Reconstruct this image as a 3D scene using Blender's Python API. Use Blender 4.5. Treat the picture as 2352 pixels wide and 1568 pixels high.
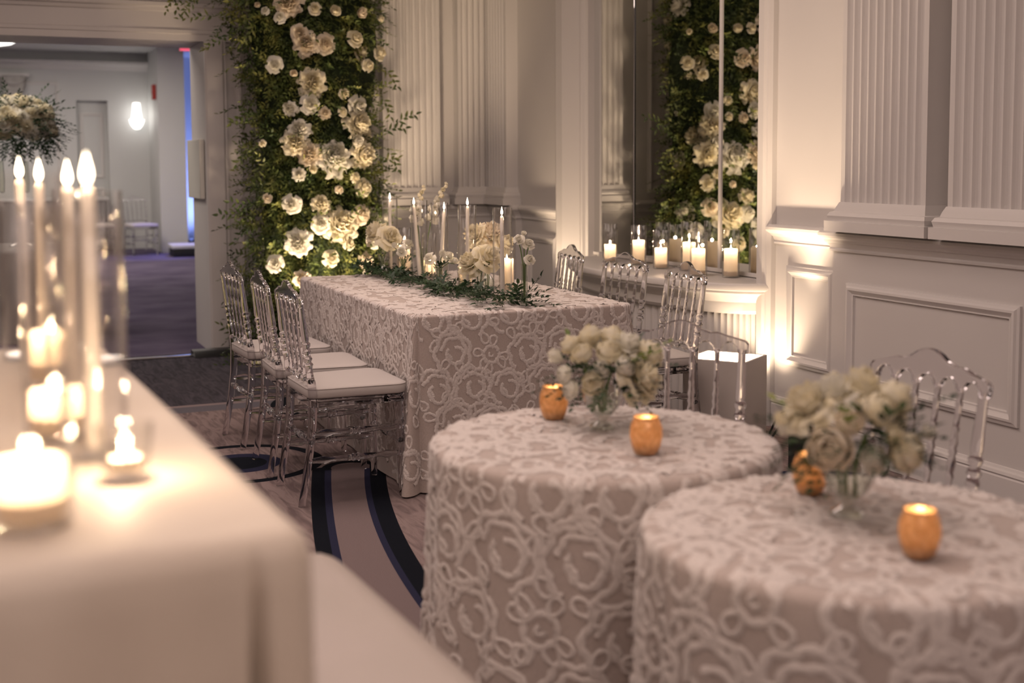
import bpy, bmesh, math, random
import numpy as np
from mathutils import Matrix, Vector
random.seed(7)
RNG = np.random.default_rng(11)
PI = math.pi
for o in list(bpy.data.objects):
    bpy.data.objects.remove(o)
SC = bpy.context.scene
COL = SC.collection

# ------------------------------------------------------------------ camera
YAW, PITCH, ROLL, EYE = math.radians(23.2), math.radians(4.5), math.radians(0.3), 1.44
_fh = Vector((math.sin(YAW), math.cos(YAW), 0)); _r = Vector((math.cos(YAW), -math.sin(YAW), 0)); _z = Vector((0, 0, 1))
_f = _fh * math.cos(PITCH) - _z * math.sin(PITCH)
_u = _fh * math.sin(PITCH) + _z * math.cos(PITCH)
_r2 = _r * math.cos(ROLL) - _u * math.sin(ROLL)
_u2 = _u * math.cos(ROLL) + _r * math.sin(ROLL)
cam = bpy.data.cameras.new('camera')
cam.sensor_width = 36.0
cam.lens = 2860.0 / 2352.0 * 36.0
cam.shift_y = (597.0 - 784.0) / 2352.0
cam.clip_start = 0.05
cam.dof.use_dof = True
cam.dof.focus_distance = 5.55
cam.dof.aperture_fstop = 2.2
cam_o = bpy.data.objects.new('camera', cam)
COL.objects.link(cam_o)
M = Matrix.Identity(4)
for i, v in enumerate((_r2, _u2, -_f)):
    for j in range(3):
        M[j][i] = v[j]
M.translation = Vector((0, 0, EYE))
cam_o.matrix_world = M
SC.camera = cam_o

# ------------------------------------------------------------------ view, world, house lights
SC.view_settings.view_transform = 'Standard'
SC.view_settings.look = 'None'
SC.view_settings.exposure = 0.0
SC.view_settings.gamma = 1.0
SC.view_settings.use_curve_mapping = False
SC.cycles.use_denoising = True
SC.cycles.max_bounces = 9
SC.cycles.diffuse_bounces = 2
SC.cycles.glossy_bounces = 4
SC.cycles.transmission_bounces = 9
SC.cycles.transparent_max_bounces = 48
SC.cycles.caustics_reflective = False
SC.cycles.use_adaptive_sampling = True
SC.cycles.adaptive_threshold = 0.07
SC.cycles.light_sampling_threshold = 0.03
SC.cycles.blur_glossy = 1.0
SC.cycles.sample_clamp_indirect = 4.0
wd = bpy.data.worlds.new('world'); SC.world = wd
wd.use_nodes = True
wd.node_tree.nodes['Background'].inputs[0].default_value = (0.9, 0.72, 0.6, 1)
wd.node_tree.nodes['Background'].inputs[1].default_value = 0.02


def area_light(name, loc, size, power, col, rot=(0, 0, 0), sy=None, spread=None):
    l = bpy.data.lights.new(name, 'AREA'); l.energy = power; l.color = col
    l.shape = 'RECTANGLE'; l.size = size; l.size_y = sy or size
    if spread: l.spread = spread
    o = bpy.data.objects.new(name, l); COL.objects.link(o); o.location = loc; o.rotation_euler = rot
    return o


HOUSE = (1.0, 0.775, 0.69)
area_light('ceiling_lamp_rear', (0.2, -1.6, 3.45), 2.2, 66, HOUSE)
area_light('ceiling_lamp_front', (0.3, 2.2, 3.45), 2.4, 42, HOUSE)
area_light('ceiling_lamp_middle', (1.2, 5.6, 3.45), 2.2, 60, HOUSE)
area_light('ceiling_lamp_side', (-2.6, 4.5, 3.45), 2.2, 34, HOUSE)
HALL = (1.0, 0.86, 0.75)
area_light('hall_lamp_near', (-0.7, 11.5, 3.25), 2.0, 70, HALL)
area_light('hall_lamp_far', (0.6, 18.2, 3.25), 2.8, 135, HALL)


# ------------------------------------------------------------------ materials
MATS = {}


def nodes_of(m):
    m.use_nodes = True
    nt = m.node_tree
    return nt, nt.nodes, nt.links


def mat(name, col, rough=0.5, metal=0.0, var=None, bump=None, sub=None, spec=None, sheen=None, coords='Object', emit=None):
    """principled surface; var=(scale, second colour, detail), bump=(scale, strength, distance)"""
    m = bpy.data.materials.new(name); MATS[name] = m
    nt, N, L = nodes_of(m)
    b = N['Principled BSDF']
    b.inputs['Base Color'].default_value = (*col, 1); b.inputs['Roughness'].default_value = rough
    b.inputs['Metallic'].default_value = metal
    if spec is not None: b.inputs['Specular IOR Level'].default_value = spec
    if sheen: b.inputs['Sheen Weight'].default_value = sheen
    tc = N.new('ShaderNodeTexCoord')
    if var:
        n = N.new('ShaderNodeTexNoise'); n.inputs['Scale'].default_value = var[0]; n.inputs['Detail'].default_value = var[2] if len(var) > 2 else 3
        L.new(tc.outputs[coords], n.inputs['Vector'])
        r = N.new('ShaderNodeValToRGB'); r.color_ramp.elements[0].position = .35; r.color_ramp.elements[1].position = .65
        r.color_ramp.elements[0].color = (*col, 1); r.color_ramp.elements[1].color = (*var[1], 1)
        L.new(n.outputs['Fac'], r.inputs[0]); L.new(r.outputs[0], b.inputs['Base Color'])
    if bump:
        n2 = N.new('ShaderNodeTexNoise'); n2.inputs['Scale'].default_value = bump[0]; n2.inputs['Detail'].default_value = 4
        L.new(tc.outputs[coords], n2.inputs['Vector'])
        bp = N.new('ShaderNodeBump'); bp.inputs['Strength'].default_value = bump[1]; bp.inputs['Distance'].default_value = bump[2]
        L.new(n2.outputs['Fac'], bp.inputs['Height']); L.new(bp.outputs[0], b.inputs['Normal'])
    if sub:
        b.inputs['Subsurface Weight'].default_value = sub[0]; b.inputs['Subsurface Radius'].default_value = sub[1]; b.inputs['Subsurface Scale'].default_value = sub[2]
    if emit:
        b.inputs['Emission Color'].default_value = (*emit[0], 1); b.inputs['Emission Strength'].default_value = emit[1]
    return m


mat('wall_paint', (.74, .71, .69), .55, var=(1.3, (.71, .68, .66)), bump=(60, .08, .002))
mat('trim_paint', (.77, .74, .72), .42, bump=(40, .05, .001))
mat('ceiling_paint', (.78, .76, .74), .7, bump=(50, .1, .002))
mat('hall_paint', (.72, .72, .71), .6, var=(.8, (.68, .68, .67)))
mat('hall_dark', (.30, .29, .29), .7, var=(2, (.25, .24, .24)))
mat('cloth_taupe', (.585, .50, .46), .85, var=(180, (.53, .45, .41), 2), bump=(500, .25, .001), sheen=.2)
mat('lace', (.82, .75, .71), .8, var=(120, (.74, .67, .63), 2), bump=(700, .4, .001), sheen=.3)
mat('satin', (.80, .70, .585), .55, var=(6, (.76, .655, .54), 2), bump=(260, .12, .001), sheen=.2)
mat('bench_cover', (.52, .455, .42), .5, var=(5, (.50, .44, .40), 2), bump=(120, .05, .001))
mat('cushion', (.58, .535, .51), .8, bump=(350, .25, .0008), sheen=.2)

mat('taper_wax', (.93, .86, .79), .4, var=(9, (.94, .88, .81)))
mat('wick', (.03, .025, .02), .9, bump=(300, .2, .001))
mat('stem_green', (.10, .17, .045), .5, var=(40, (.15, .22, .06)))
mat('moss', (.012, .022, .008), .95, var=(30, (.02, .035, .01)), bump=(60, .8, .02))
mat('black_rubber', (.012, .012, .013), .5, bump=(90, .1, .001))
mat('black_metal', (.018, .018, .02), .35, bump=(120, .05, .001))
mat('box_paint', (.62, .57, .53), .6, var=(3, (.58, .53, .49)), bump=(60, .1, .001))
mat('tape', (.70, .70, .68), .6, bump=(80, .1, .001))
mat('silver_cloth', (.42, .39, .37), .35, var=(7, (.56, .53, .50)), bump=(30, .3, .01))
mat('white_board', (.78, .77, .70), .6, var=(3, (.75, .74, .68)))
mat('red_plastic', (.45, .04, .03), .4, bump=(60, .05, .001))
mat('chrome', (.8, .8, .8), .15, metal=1.0, bump=(40, .02, .001))
mat('silvering', (.86, .87, .85), .012, metal=1.0, var=(2, (.84, .85, .84)))
mat('dark_gap', (.012, .015, .012), .3, bump=(30, .05, .001))
mat('dark_linen', (.035, .032, .034), .8, bump=(200, .2, .001))


def leaf_mat(name, c1, c2, c3):
    m = bpy.data.materials.new(name); MATS[name] = m
    nt, N, L = nodes_of(m)
    b = N['Principled BSDF']; out = N['Material Output']
    b.inputs['Roughness'].default_value = .5
    geo = N.new('ShaderNodeNewGeometry')
    n = N.new('ShaderNodeTexNoise'); n.inputs['Scale'].default_value = 7; n.inputs['Detail'].default_value = 4
    L.new(geo.outputs['Position'], n.inputs['Vector'])
    r = N.new('ShaderNodeValToRGB'); e = r.color_ramp.elements
    e[0].position = .36; e[0].color = (*c1, 1); e[1].position = .66; e[1].color = (*c3, 1)
    k = r.color_ramp.elements.new(.52); k.color = (*c2, 1)
    L.new(n.outputs['Fac'], r.inputs[0]); L.new(r.outputs[0], b.inputs['Base Color'])
    t = N.new('ShaderNodeBsdfTranslucent'); L.new(r.outputs[0], t.inputs['Color'])
    mx = N.new('ShaderNodeMixShader'); mx.inputs[0].default_value = .22
    L.new(b.outputs[0], mx.inputs[1]); L.new(t.outputs[0], mx.inputs[2]); L.new(mx.outputs[0], out.inputs['Surface'])
    return m


def petal_mat(name, c1, c2):
    m = bpy.data.materials.new(name); MATS[name] = m
    nt, N, L = nodes_of(m)
    b = N['Principled BSDF']; out = N['Material Output']; b.inputs['Roughness'].default_value = .65
    tc = N.new('ShaderNodeTexCoord'); n = N.new('ShaderNodeTexNoise'); n.inputs['Scale'].default_value = 4; n.inputs['Detail'].default_value = 3
    L.new(tc.outputs['Object'], n.inputs['Vector'])
    r = N.new('ShaderNodeValToRGB'); e = r.color_ramp.elements; e[0].position = .35; e[0].color = (*c1, 1); e[1].position = .65; e[1].color = (*c2, 1)
    L.new(n.outputs['Fac'], r.inputs[0]); L.new(r.outputs[0], b.inputs['Base Color'])
    t = N.new('ShaderNodeBsdfTranslucent'); L.new(r.outputs[0], t.inputs['Color'])
    mx = N.new('ShaderNodeMixShader'); mx.inputs[0].default_value = .38
    L.new(b.outputs[0], mx.inputs[1]); L.new(t.outputs[0], mx.inputs[2]); L.new(mx.outputs[0], out.inputs['Surface'])
    return m


def wax_mat():
    m = bpy.data.materials.new('wax'); MATS['wax'] = m
    nt, N, L = nodes_of(m)
    b = N['Principled BSDF']; out = N['Material Output']; b.inputs['Roughness'].default_value = .45
    tc = N.new('ShaderNodeTexCoord'); n = N.new('ShaderNodeTexNoise'); n.inputs['Scale'].default_value = 9
    L.new(tc.outputs['Object'], n.inputs['Vector'])
    r = N.new('ShaderNodeValToRGB'); e = r.color_ramp.elements; e[0].color = (.95, .90, .82, 1); e[1].color = (.93, .87, .79, 1)
    L.new(n.outputs['Fac'], r.inputs[0]); L.new(r.outputs[0], b.inputs['Base Color'])
    t = N.new('ShaderNodeBsdfTranslucent'); t.inputs[0].default_value = (1.0, .87, .70, 1)
    mx = N.new('ShaderNodeMixShader'); mx.inputs[0].default_value = .5
    L.new(b.outputs[0], mx.inputs[1]); L.new(t.outputs[0], mx.inputs[2]); L.new(mx.outputs[0], out.inputs['Surface'])


wax_mat()
petal_mat('petal_cream', (.93, .85, .62), (.95, .90, .75))
petal_mat('petal_white', (.95, .92, .84), (.96, .93, .80))
petal_mat('petal_blush', (.92, .80, .62), (.94, .86, .72))
leaf_mat('leaf_olive', (.045, .078, .022), (.115, .150, .040), (.30, .31, .085))
leaf_mat('leaf_dark', (.012, .036, .014), (.022, .058, .022), (.045, .09, .03))
leaf_mat('leaf_fresh', (.12, .19, .05), (.22, .28, .08), (.36, .39, .14))


def thin_glass(name, tint, blend=3.0, rough=.02, top=.9, low=.04):
    """blown glass a few millimetres thick: clear through, reflecting towards grazing angles"""
    m = bpy.data.materials.new(name); MATS[name] = m
    nt, N, L = nodes_of(m)
    N.remove(N['Principled BSDF']); out = N['Material Output']
    tr = N.new('ShaderNodeBsdfTransparent'); tr.inputs[0].default_value = (*tint, 1)
    gl = N.new('ShaderNodeBsdfGlossy'); gl.inputs['Roughness'].default_value = rough
    lw = N.new('ShaderNodeLayerWeight'); lw.inputs['Blend'].default_value = .5
    pw = N.new('ShaderNodeMath'); pw.operation = 'POWER'; pw.inputs[1].default_value = blend
    L.new(lw.outputs['Facing'], pw.inputs[0])
    mr = N.new('ShaderNodeMapRange'); mr.inputs['From Max'].default_value = 1.0; mr.inputs['To Min'].default_value = low; mr.inputs['To Max'].default_value = top
    L.new(pw.outputs[0], mr.inputs['Value'])
    mx = N.new('ShaderNodeMixShader')
    L.new(mr.outputs[0], mx.inputs[0]); L.new(tr.outputs[0], mx.inputs[1]); L.new(gl.outputs[0], mx.inputs[2]); L.new(mx.outputs[0], out.inputs['Surface'])
    return m


thin_glass('clear_glass', (.99, .988, .98))
thin_glass('hazy_glass', (.997, .993, .987), 2.8, .06, .8, .035)
thin_glass('vase_glass', (.95, .965, .935), 1.9, .02, .9, .06)


def resin():
    m = bpy.data.materials.new('clear_resin'); MATS['clear_resin'] = m
    nt, N, L = nodes_of(m)
    b = N['Principled BSDF']
    b.inputs['Base Color'].default_value = (.965, .945, .965, 1)
    b.inputs['Roughness'].default_value = .03
    b.inputs['IOR'].default_value = 1.33
    b.inputs['Transmission Weight'].default_value = 1.0
    return m


resin()


def gold_votive():
    m = bpy.data.materials.new('mercury_gold'); MATS['mercury_gold'] = m
    nt, N, L = nodes_of(m)
    b = N['Principled BSDF']; out = N['Material Output']
    tc = N.new('ShaderNodeTexCoord')
    n = N.new('ShaderNodeTexNoise'); n.inputs['Scale'].default_value = 90; n.inputs['Detail'].default_value = 5
    L.new(tc.outputs['Object'], n.inputs['Vector'])
    r = N.new('ShaderNodeValToRGB'); e = r.color_ramp.elements
    e[0].position = .38; e[0].color = (.52, .31, .15, 1); e[1].position = .62; e[1].color = (.82, .58, .34, 1)
    L.new(n.outputs['Fac'], r.inputs[0]); L.new(r.outputs[0], b.inputs['Base Color'])
    b.inputs['Metallic'].default_value = .55; b.inputs['Roughness'].default_value = .38
    t = N.new('ShaderNodeBsdfTranslucent'); t.inputs[0].default_value = (.95, .66, .40, 1)
    mx = N.new('ShaderNodeMixShader'); mx.inputs[0].default_value = .30
    L.new(b.outputs[0], mx.inputs[1]); L.new(t.outputs[0], mx.inputs[2]); L.new(mx.outputs[0], out.inputs['Surface'])


gold_votive()


def glow(name, col, strength):
    m = bpy.data.materials.new(name); MATS[name] = m
    nt, N, L = nodes_of(m)
    N.remove(N['Principled BSDF'])
    e = N.new('ShaderNodeEmission'); e.inputs[0].default_value = (*col, 1); e.inputs[1].default_value = strength
    L.new(e.outputs[0], N['Material Output'].inputs['Surface'])
    return m


glow('flame', (1.0, .80, .56), 16)
glow('lamp_white', (1.0, .96, .90), 2.6)
glow('lamp_warm', (1.0, .80, .58), 12)
glow('lamp_blue', (.18, .28, 1.0), 8)
glow('lamp_red', (1.0, .12, .2), 1.2)


def carpet():
    m = bpy.data.materials.new('carpet'); MATS['carpet'] = m
    nt, N, L = nodes_of(m)
    b = N['Principled BSDF']; b.inputs['Roughness'].default_value = .95; b.inputs['Specular IOR Level'].default_value = .1
    geo = N.new('ShaderNodeNewGeometry'); sx = N.new('ShaderNodeSeparateXYZ'); L.new(geo.outputs['Position'], sx.inputs[0])

    def mth(op, a, c=None, clamp=False):
        n = N.new('ShaderNodeMath'); n.operation = op; n.use_clamp = clamp
        for i, v in enumerate((a, c)):
            if v is None: continue
            if isinstance(v, (int, float)): n.inputs[i].default_value = v
            else: L.new(v, n.inputs[i])
        return n.outputs[0]

    def ring(cx, cy, rr, w, sxs=1.0, sys=1.0, y0=None, y1=None, x1=None):
        dx = mth('MULTIPLY', mth('SUBTRACT', sx.outputs[0], cx), sxs); dy = mth('MULTIPLY', mth('SUBTRACT', sx.outputs[1], cy), sys)
        d = mth('SQRT', mth('ADD', mth('MULTIPLY', dx, dx), mth('MULTIPLY', dy, dy)))
        k = mth('LESS_THAN', mth('ABSOLUTE', mth('SUBTRACT', d, rr)), w)
        if y0 is not None: k = mth('MULTIPLY', k, mth('GREATER_THAN', sx.outputs[1], y0))
        if y1 is not None: k = mth('MULTIPLY', k, mth('LESS_THAN', sx.outputs[1], y1))
        if x1 is not None: k = mth('MULTIPLY', k, mth('GREATER_THAN', sx.outputs[0], x1))
        return k

    def mixc(fac, c1, c2):
        n = N.new('ShaderNodeMix'); n.data_type = 'RGBA'
        L.new(fac, n.inputs['Factor'])
        for key, v in (('A', c1), ('B', c2)):
            sock = [s for s in n.inputs if s.name == key and s.type == 'RGBA'][0]
            if isinstance(v, tuple): sock.default_value = (*v, 1)
            else: L.new(v, sock)
        return [s for s in n.outputs if s.type == 'RGBA'][0]
    # warm field with woven leaf veins
    mp = N.new('ShaderNodeMapping'); mp.inputs['Rotation'].default_value = (0, 0, .7); mp.inputs['Scale'].default_value = (14, 2.2, 1)
    L.new(geo.outputs['Position'], mp.inputs['Vector'])
    n1 = N.new('ShaderNodeTexNoise'); n1.inputs['Scale'].default_value = 1.6; n1.inputs['Detail'].default_value = 5; n1.inputs['Distortion'].default_value = 1.4
    L.new(mp.outputs[0], n1.inputs['Vector'])
    r1 = N.new('ShaderNodeValToRGB'); e = r1.color_ramp.elements; e[0].position = .36; e[0].color = (.18, .135, .135, 1); e[1].position = .58; e[1].color = (.31, .24, .23, 1)
    L.new(n1.outputs['Fac'], r1.inputs[0])
    n2 = N.new('ShaderNodeTexNoise'); n2.inputs['Scale'].default_value = 5; n2.inputs['Detail'].default_value = 6; n2.inputs['Distortion'].default_value = 2.0
    L.new(mp.outputs[0], n2.inputs['Vector'])
    r2 = N.new('ShaderNodeValToRGB'); e = r2.color_ramp.elements; e[0].position = .35; e[0].color = (.055, .05, .062, 1); e[1].position = .65; e[1].color = (.105, .095, .115, 1)
    L.new(n1.outputs['Fac'], r2.inputs[0])
    c = mixc(mth('GREATER_THAN', sx.outputs[1], 7.52), r1.outputs[0], r2.outputs[0])
    strip = mth('MULTIPLY', mth('GREATER_THAN', sx.outputs[1], 7.30), mth('LESS_THAN', sx.outputs[1], 7.53))
    c = mixc(strip, c, (.16, .15, .175))
    strip2 = mth('MULTIPLY', mth('GREATER_THAN', sx.outputs[1], 7.47), mth('LESS_THAN', sx.outputs[1], 7.53))
    c = mixc(strip2, c, (.30, .24, .245))
    NAVY, DARK = (.026, .028, .060), (.007, .009, .015)
    LC, RC = (19.705, .616, 18.94), (9.971, 3.003, 8.687)      # the two long sweeping bands are arcs of large circles

    def dist(cx, cy):
        dx = mth('SUBTRACT', sx.outputs[0], cx); dy = mth('SUBTRACT', sx.outputs[1], cy)
        return mth('SQRT', mth('ADD', mth('MULTIPLY', dx, dx), mth('MULTIPLY', dy, dy)))
    dl, drr = dist(*LC[:2]), dist(*RC[:2])
    tongue = mth('MULTIPLY', mth('LESS_THAN', dl, LC[2]), mth('GREATER_THAN', drr, RC[2]))
    tongue = mth('MULTIPLY', tongue, mth('LESS_THAN', sx.outputs[1], 5.72))
    c = mixc(tongue, c, (.225, .175, .175))
    for (cx, cy, rr, w, col, kw) in (
            (LC[0], LC[1], LC[2] + .018, .030, DARK, dict(y0=3.0, y1=5.70)), (LC[0], LC[1], LC[2] - .026, .015, NAVY, dict(y0=3.0, y1=5.66)),
            (RC[0], RC[1], RC[2] - .018, .038, DARK, dict(y0=3.0, y1=5.66)), (RC[0], RC[1], RC[2] + .030, .013, NAVY, dict(y0=3.0, y1=5.60)),
            (1.585, 5.645, .118, .022, DARK, dict(y0=5.64)),
            (1.12, 5.95, .37, .028, DARK, {}), (1.12, 5.95, .16, .035, NAVY, {}), (1.12, 5.95, .06, .065, DARK, {}),
            (2.05, 4.45, .33, .04, DARK, {}), (0.70, 4.5, .33, .04, DARK, {}), (2.1, 7.2, .5, .05, DARK, {}), (3.2, 6.2, .4, .05, DARK, {}), (3.3, 4.2, .5, .05, NAVY, {}),
            (.3, 6.6, .35, .04, DARK, {})):
        c = mixc(ring(cx, cy, rr, w, **kw), c, col)
    tuft = N.new('ShaderNodeTexNoise'); tuft.inputs['Scale'].default_value = 320; tuft.inputs['Detail'].default_value = 2
    L.new(geo.outputs['Position'], tuft.inputs['Vector'])
    tr = N.new('ShaderNodeMapRange'); tr.inputs['To Min'].default_value = .62; tr.inputs['To Max'].default_value = 1.32
    L.new(tuft.outputs['Fac'], tr.inputs['Value'])
    mm = N.new('ShaderNodeVectorMath'); mm.operation = 'SCALE'; L.new(c, mm.inputs[0]); L.new(tr.outputs[0], mm.inputs['Scale'])
    L.new(mm.outputs[0], b.inputs['Base Color'])
    bp = N.new('ShaderNodeBump'); bp.inputs['Strength'].default_value = .4; bp.inputs['Distance'].default_value = .004
    L.new(tuft.outputs['Fac'], bp.inputs['Height']); L.new(bp.outputs[0], b.inputs['Normal'])


carpet()
mat('hall_carpet', (.105, .085, .145), .95, var=(1.7, (.17, .145, .215), 6), bump=(300, .3, .004), spec=.1, coords='Object')


# ------------------------------------------------------------------ mesh helpers
class MB:
    def __init__(s): s.v = []; s.f = []

    def add(s, v, f, T=None):
        k = len(s.v)
        if T is not None: v = [tuple(T @ Vector(p)) for p in v]
        s.v += [tuple(p) for p in v]; s.f += [tuple(i + k for i in q) for q in f]
        return s

    def box(s, x0, x1, y0, y1, z0, z1, T=None):
        v = [(x, y, z) for z in (z0, z1) for y in (y0, y1) for x in (x0, x1)]
        return s.add(v, [(0, 2, 3, 1), (4, 5, 7, 6), (0, 1, 5, 4), (2, 6, 7, 3), (0, 4, 6, 2), (1, 3, 7, 5)], T)

    def lathe(s, prof, n=24, T=None, cap=True):
        v = []; f = []
        for (r, z) in prof:
            for i in range(n):
                a = 2 * PI * i / n; v.append((r * math.cos(a), r * math.sin(a), z))
        for j in range(len(prof) - 1):
            for i in range(n):
                f.append((j * n + i, j * n + (i + 1) % n, (j + 1) * n + (i + 1) % n, (j + 1) * n + i))
        if cap:
            if prof[0][0] > 1e-6: f.append(tuple(range(n - 1, -1, -1)))
            if prof[-1][0] > 1e-6: f.append(tuple((len(prof) - 1) * n + i for i in range(n)))
        return s.add(v, f, T)

    def turned(s, p0, p1, prof, n=10):
        """a turned bar from p0 to p1; prof = [(t 0..1, radius)]"""
        p0 = Vector(p0); p1 = Vector(p1); d = p1 - p0
        q = d.to_track_quat('Z', 'Y').to_matrix().to_4x4(); q.translation = p0
        return s.lathe([(r, t * d.length) for t, r in prof], n, q)

    def tube(s, pts, rad, n=8, cap=True):
        pts = [Vector(p) for p in pts]; m = len(pts)
        if not hasattr(rad, '__len__'): rad = [rad] * m
        v = []; f = []; nrm = None
        for i, p in enumerate(pts):
            t = (pts[min(i + 1, m - 1)] - pts[max(i - 1, 0)]).normalized()
            if nrm is None:
                nrm = t.orthogonal().normalized()
            nrm = (nrm - t * nrm.dot(t)).normalized(); bi = t.cross(nrm)
            for k in range(n):
                a = 2 * PI * k / n; v.append(tuple(p + (nrm * math.cos(a) + bi * math.sin(a)) * rad[i]))
        for i in range(m - 1):
            for k in range(n):
                f.append((i * n + k, i * n + (k + 1) % n, (i + 1) * n + (k + 1) % n, (i + 1) * n + k))
        if cap: f.append(tuple(range(n - 1, -1, -1))); f.append(tuple((m - 1) * n + k for k in range(n)))
        return s.add(v, f)

    def grid(s, P):
        """P: rows x cols of points"""
        r, c = len(P), len(P[0])
        return s.add([p for row in P for p in row], [(i * c + j, i * c + j + 1, (i + 1) * c + j + 1, (i + 1) * c + j) for i in range(r - 1) for j in range(c - 1)])

    def prism(s, poly, h0, h1, fn):
        """polygon (a, b) extruded in h; fn(a, b, h) -> xyz"""
        n = len(poly)
        v = [fn(a, b, h0) for a, b in poly] + [fn(a, b, h1) for a, b in poly]
        return s.add(v, [tuple(range(n - 1, -1, -1)), tuple(range(n, 2 * n))] + [(i, (i + 1) % n, n + (i + 1) % n, n + i) for i in range(n)])

    def mesh(s, name, smooth=True, angle=40, recalc=True, bevel=None):
        me = bpy.data.meshes.new(name); me.from_pydata(s.v, [], s.f)
        if recalc or bevel:
            bm = bmesh.new(); bm.from_mesh(me)
            if bevel:
                ed = [e for e in bm.edges if len(e.link_faces) == 2 and e.calc_face_angle(0) > .6]
                bmesh.ops.bevel(bm, geom=ed, offset=bevel[0], segments=bevel[1], profile=.5, affect='EDGES', clamp_overlap=True)
            bmesh.ops.recalc_face_normals(bm, faces=bm.faces); bm.to_mesh(me); bm.free()
        if smooth:
            me.shade_smooth(); me.set_sharp_from_angle(angle=math.radians(angle))
        return me


def tag(o, label=None, cat=None, group=None, kind=None):
    if label: o['label'] = label
    if cat: o['category'] = cat
    if group: o['group'] = group
    if kind: o['kind'] = kind
    return o


def link(name, me, material=None, parent=None, loc=None, rot=None, scale=None):
    o = bpy.data.objects.new(name, me); COL.objects.link(o)
    if material and me is not None and not me.materials: me.materials.append(MATS[material])
    if parent is not None: o.parent = parent
    if loc is not None: o.location = loc
    if rot is not None: o.rotation_euler = rot
    if scale is not None: o.scale = (scale,) * 3 if not hasattr(scale, '__len__') else scale
    return o


def thing(name, label, cat, loc=(0, 0, 0), rz=0, group=None, kind=None):
    o = bpy.data.objects.new(name, None); COL.objects.link(o); o.location = loc; o.rotation_euler = (0, 0, rz); o.empty_display_size = .05
    return tag(o, label, cat, group, kind)


def np_mesh(name, V, Fq, smooth=True):
    """V (n,3), Fq (m,4) or (m,3) index arrays"""
    me = bpy.data.meshes.new(name)
    V = np.asarray(V, np.float32); Fq = np.asarray(Fq, np.int32); k = Fq.shape[1]
    me.vertices.add(len(V)); me.vertices.foreach_set('co', V.ravel())
    me.loops.add(Fq.size); me.loops.foreach_set('vertex_index', Fq.ravel())
    me.polygons.add(len(Fq)); me.polygons.foreach_set('loop_start', np.arange(0, Fq.size, k, dtype=np.int32))
    me.polygons.foreach_set('loop_total', np.full(len(Fq), k, np.int32))
    me.update(calc_edges=True); me.validate()
    if smooth: me.shade_smooth()
    return me


def point_light(name, loc, power, col, radius, parent=None):
    l = bpy.data.lights.new(name, 'POINT'); l.energy = power; l.color = col; l.shadow_soft_size = radius
    o = bpy.data.objects.new(name, l); COL.objects.link(o); o.location = loc
    if parent: o.parent = parent
    return o


def spot_light(name, loc, aim, power, col, angle, blend=.6, radius=.05):
    l = bpy.data.lights.new(name, 'SPOT'); l.energy = power; l.color = col; l.spot_size = math.radians(angle); l.spot_blend = blend; l.shadow_soft_size = radius
    o = bpy.data.objects.new(name, l); COL.objects.link(o); o.location = loc
    o.rotation_euler = (Vector(aim) - Vector(loc)).to_track_quat('-Z', 'Y').to_euler()
    return o


# ------------------------------------------------------------------ the room
XW, YW, ZC = 3.95, 9.60, 3.60


def RW(a, p, z): return (XW - p, a, z)


def BW(a, p, z): return (a, YW - p, z)


def struct(name, mb, m, parent=None, bevel=None, smooth=False, angle=30):
    o = link(name, mb.mesh(name, smooth=smooth, bevel=bevel, angle=angle), m, parent)
    if parent is None: tag(o, kind='structure')
    return o


fl = struct('floor', MB().box(-5, 4.3, -4, 9.62, -.1, 0), 'carpet')
struct('ceiling', MB().box(-5.2, 4.5, -4.2, 9.8, ZC, ZC + .1), 'ceiling_paint')
struct('wall_left', MB().box(-5.2, -5, -4, 9.6, 0, ZC), 'wall_paint')
struct('wall_rear', MB().box(-5.2, 4.3, -4.2, -4, 0, ZC), 'wall_paint')
mb = MB()
mb.box(XW, XW + .3, -4, 5.70, 0, ZC)                      # near part
mb.box(XW, XW + .3, 7.98, 9.85, 0, ZC)                     # far part
mb.box(XW + .105, XW + .3, 5.70, 7.98, 0, ZC)              # back of the mirror recess
mb.box(XW, XW + .105, 5.70, 7.98, 3.15, ZC)                # lintel above the mirrors
wall_r = struct('wall_right', mb, 'wall_paint')
mb = MB()
mb.box(1.6, XW, YW, 10.25, 0, ZC)
mb.box(-5, -.9, YW, 10.25, 0, ZC)
mb.box(-.9, 1.6, YW, 10.25, 2.36, ZC)
wall_b = struct('wall_back', mb, 'wall_paint')


def rail(name, prof, a0, a1, fn, parent):
    """profile (p, z) run along the wall from a0 to a1"""
    mb = MB().prism(prof, a0, a1, lambda p, z, a: fn(a, p, z))
    return link(name, mb.mesh(name, angle=25), 'trim_paint', parent)


def frame_moulding(name, a0, a1, z0, z1, fn, parent, p0=0.0):
    """mitred picture-frame moulding on a wall"""
    prof = [(0, 0), (0, .012), (.012, .016), (.02, .024), (.03, .026), (.042, .016), (.05, .012), (.056, .012), (.06, 0)]
    v = []; f = []; n = len(prof)
    for (o, p) in prof:
        for (a, z) in ((a0 + o, z0 + o), (a1 - o, z0 + o), (a1 - o, z1 - o), (a0 + o, z1 - o)):
            v.append(fn(a, p0 + p, z))
    for j in range(n - 1):
        for i in range(4):
            f.append((j * 4 + i, j * 4 + (i + 1) % 4, (j + 1) * 4 + (i + 1) % 4, (j + 1) * 4 + i))
    return link(name, MB().add(v, f).mesh(name, angle=25), 'trim_paint', parent)


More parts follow.
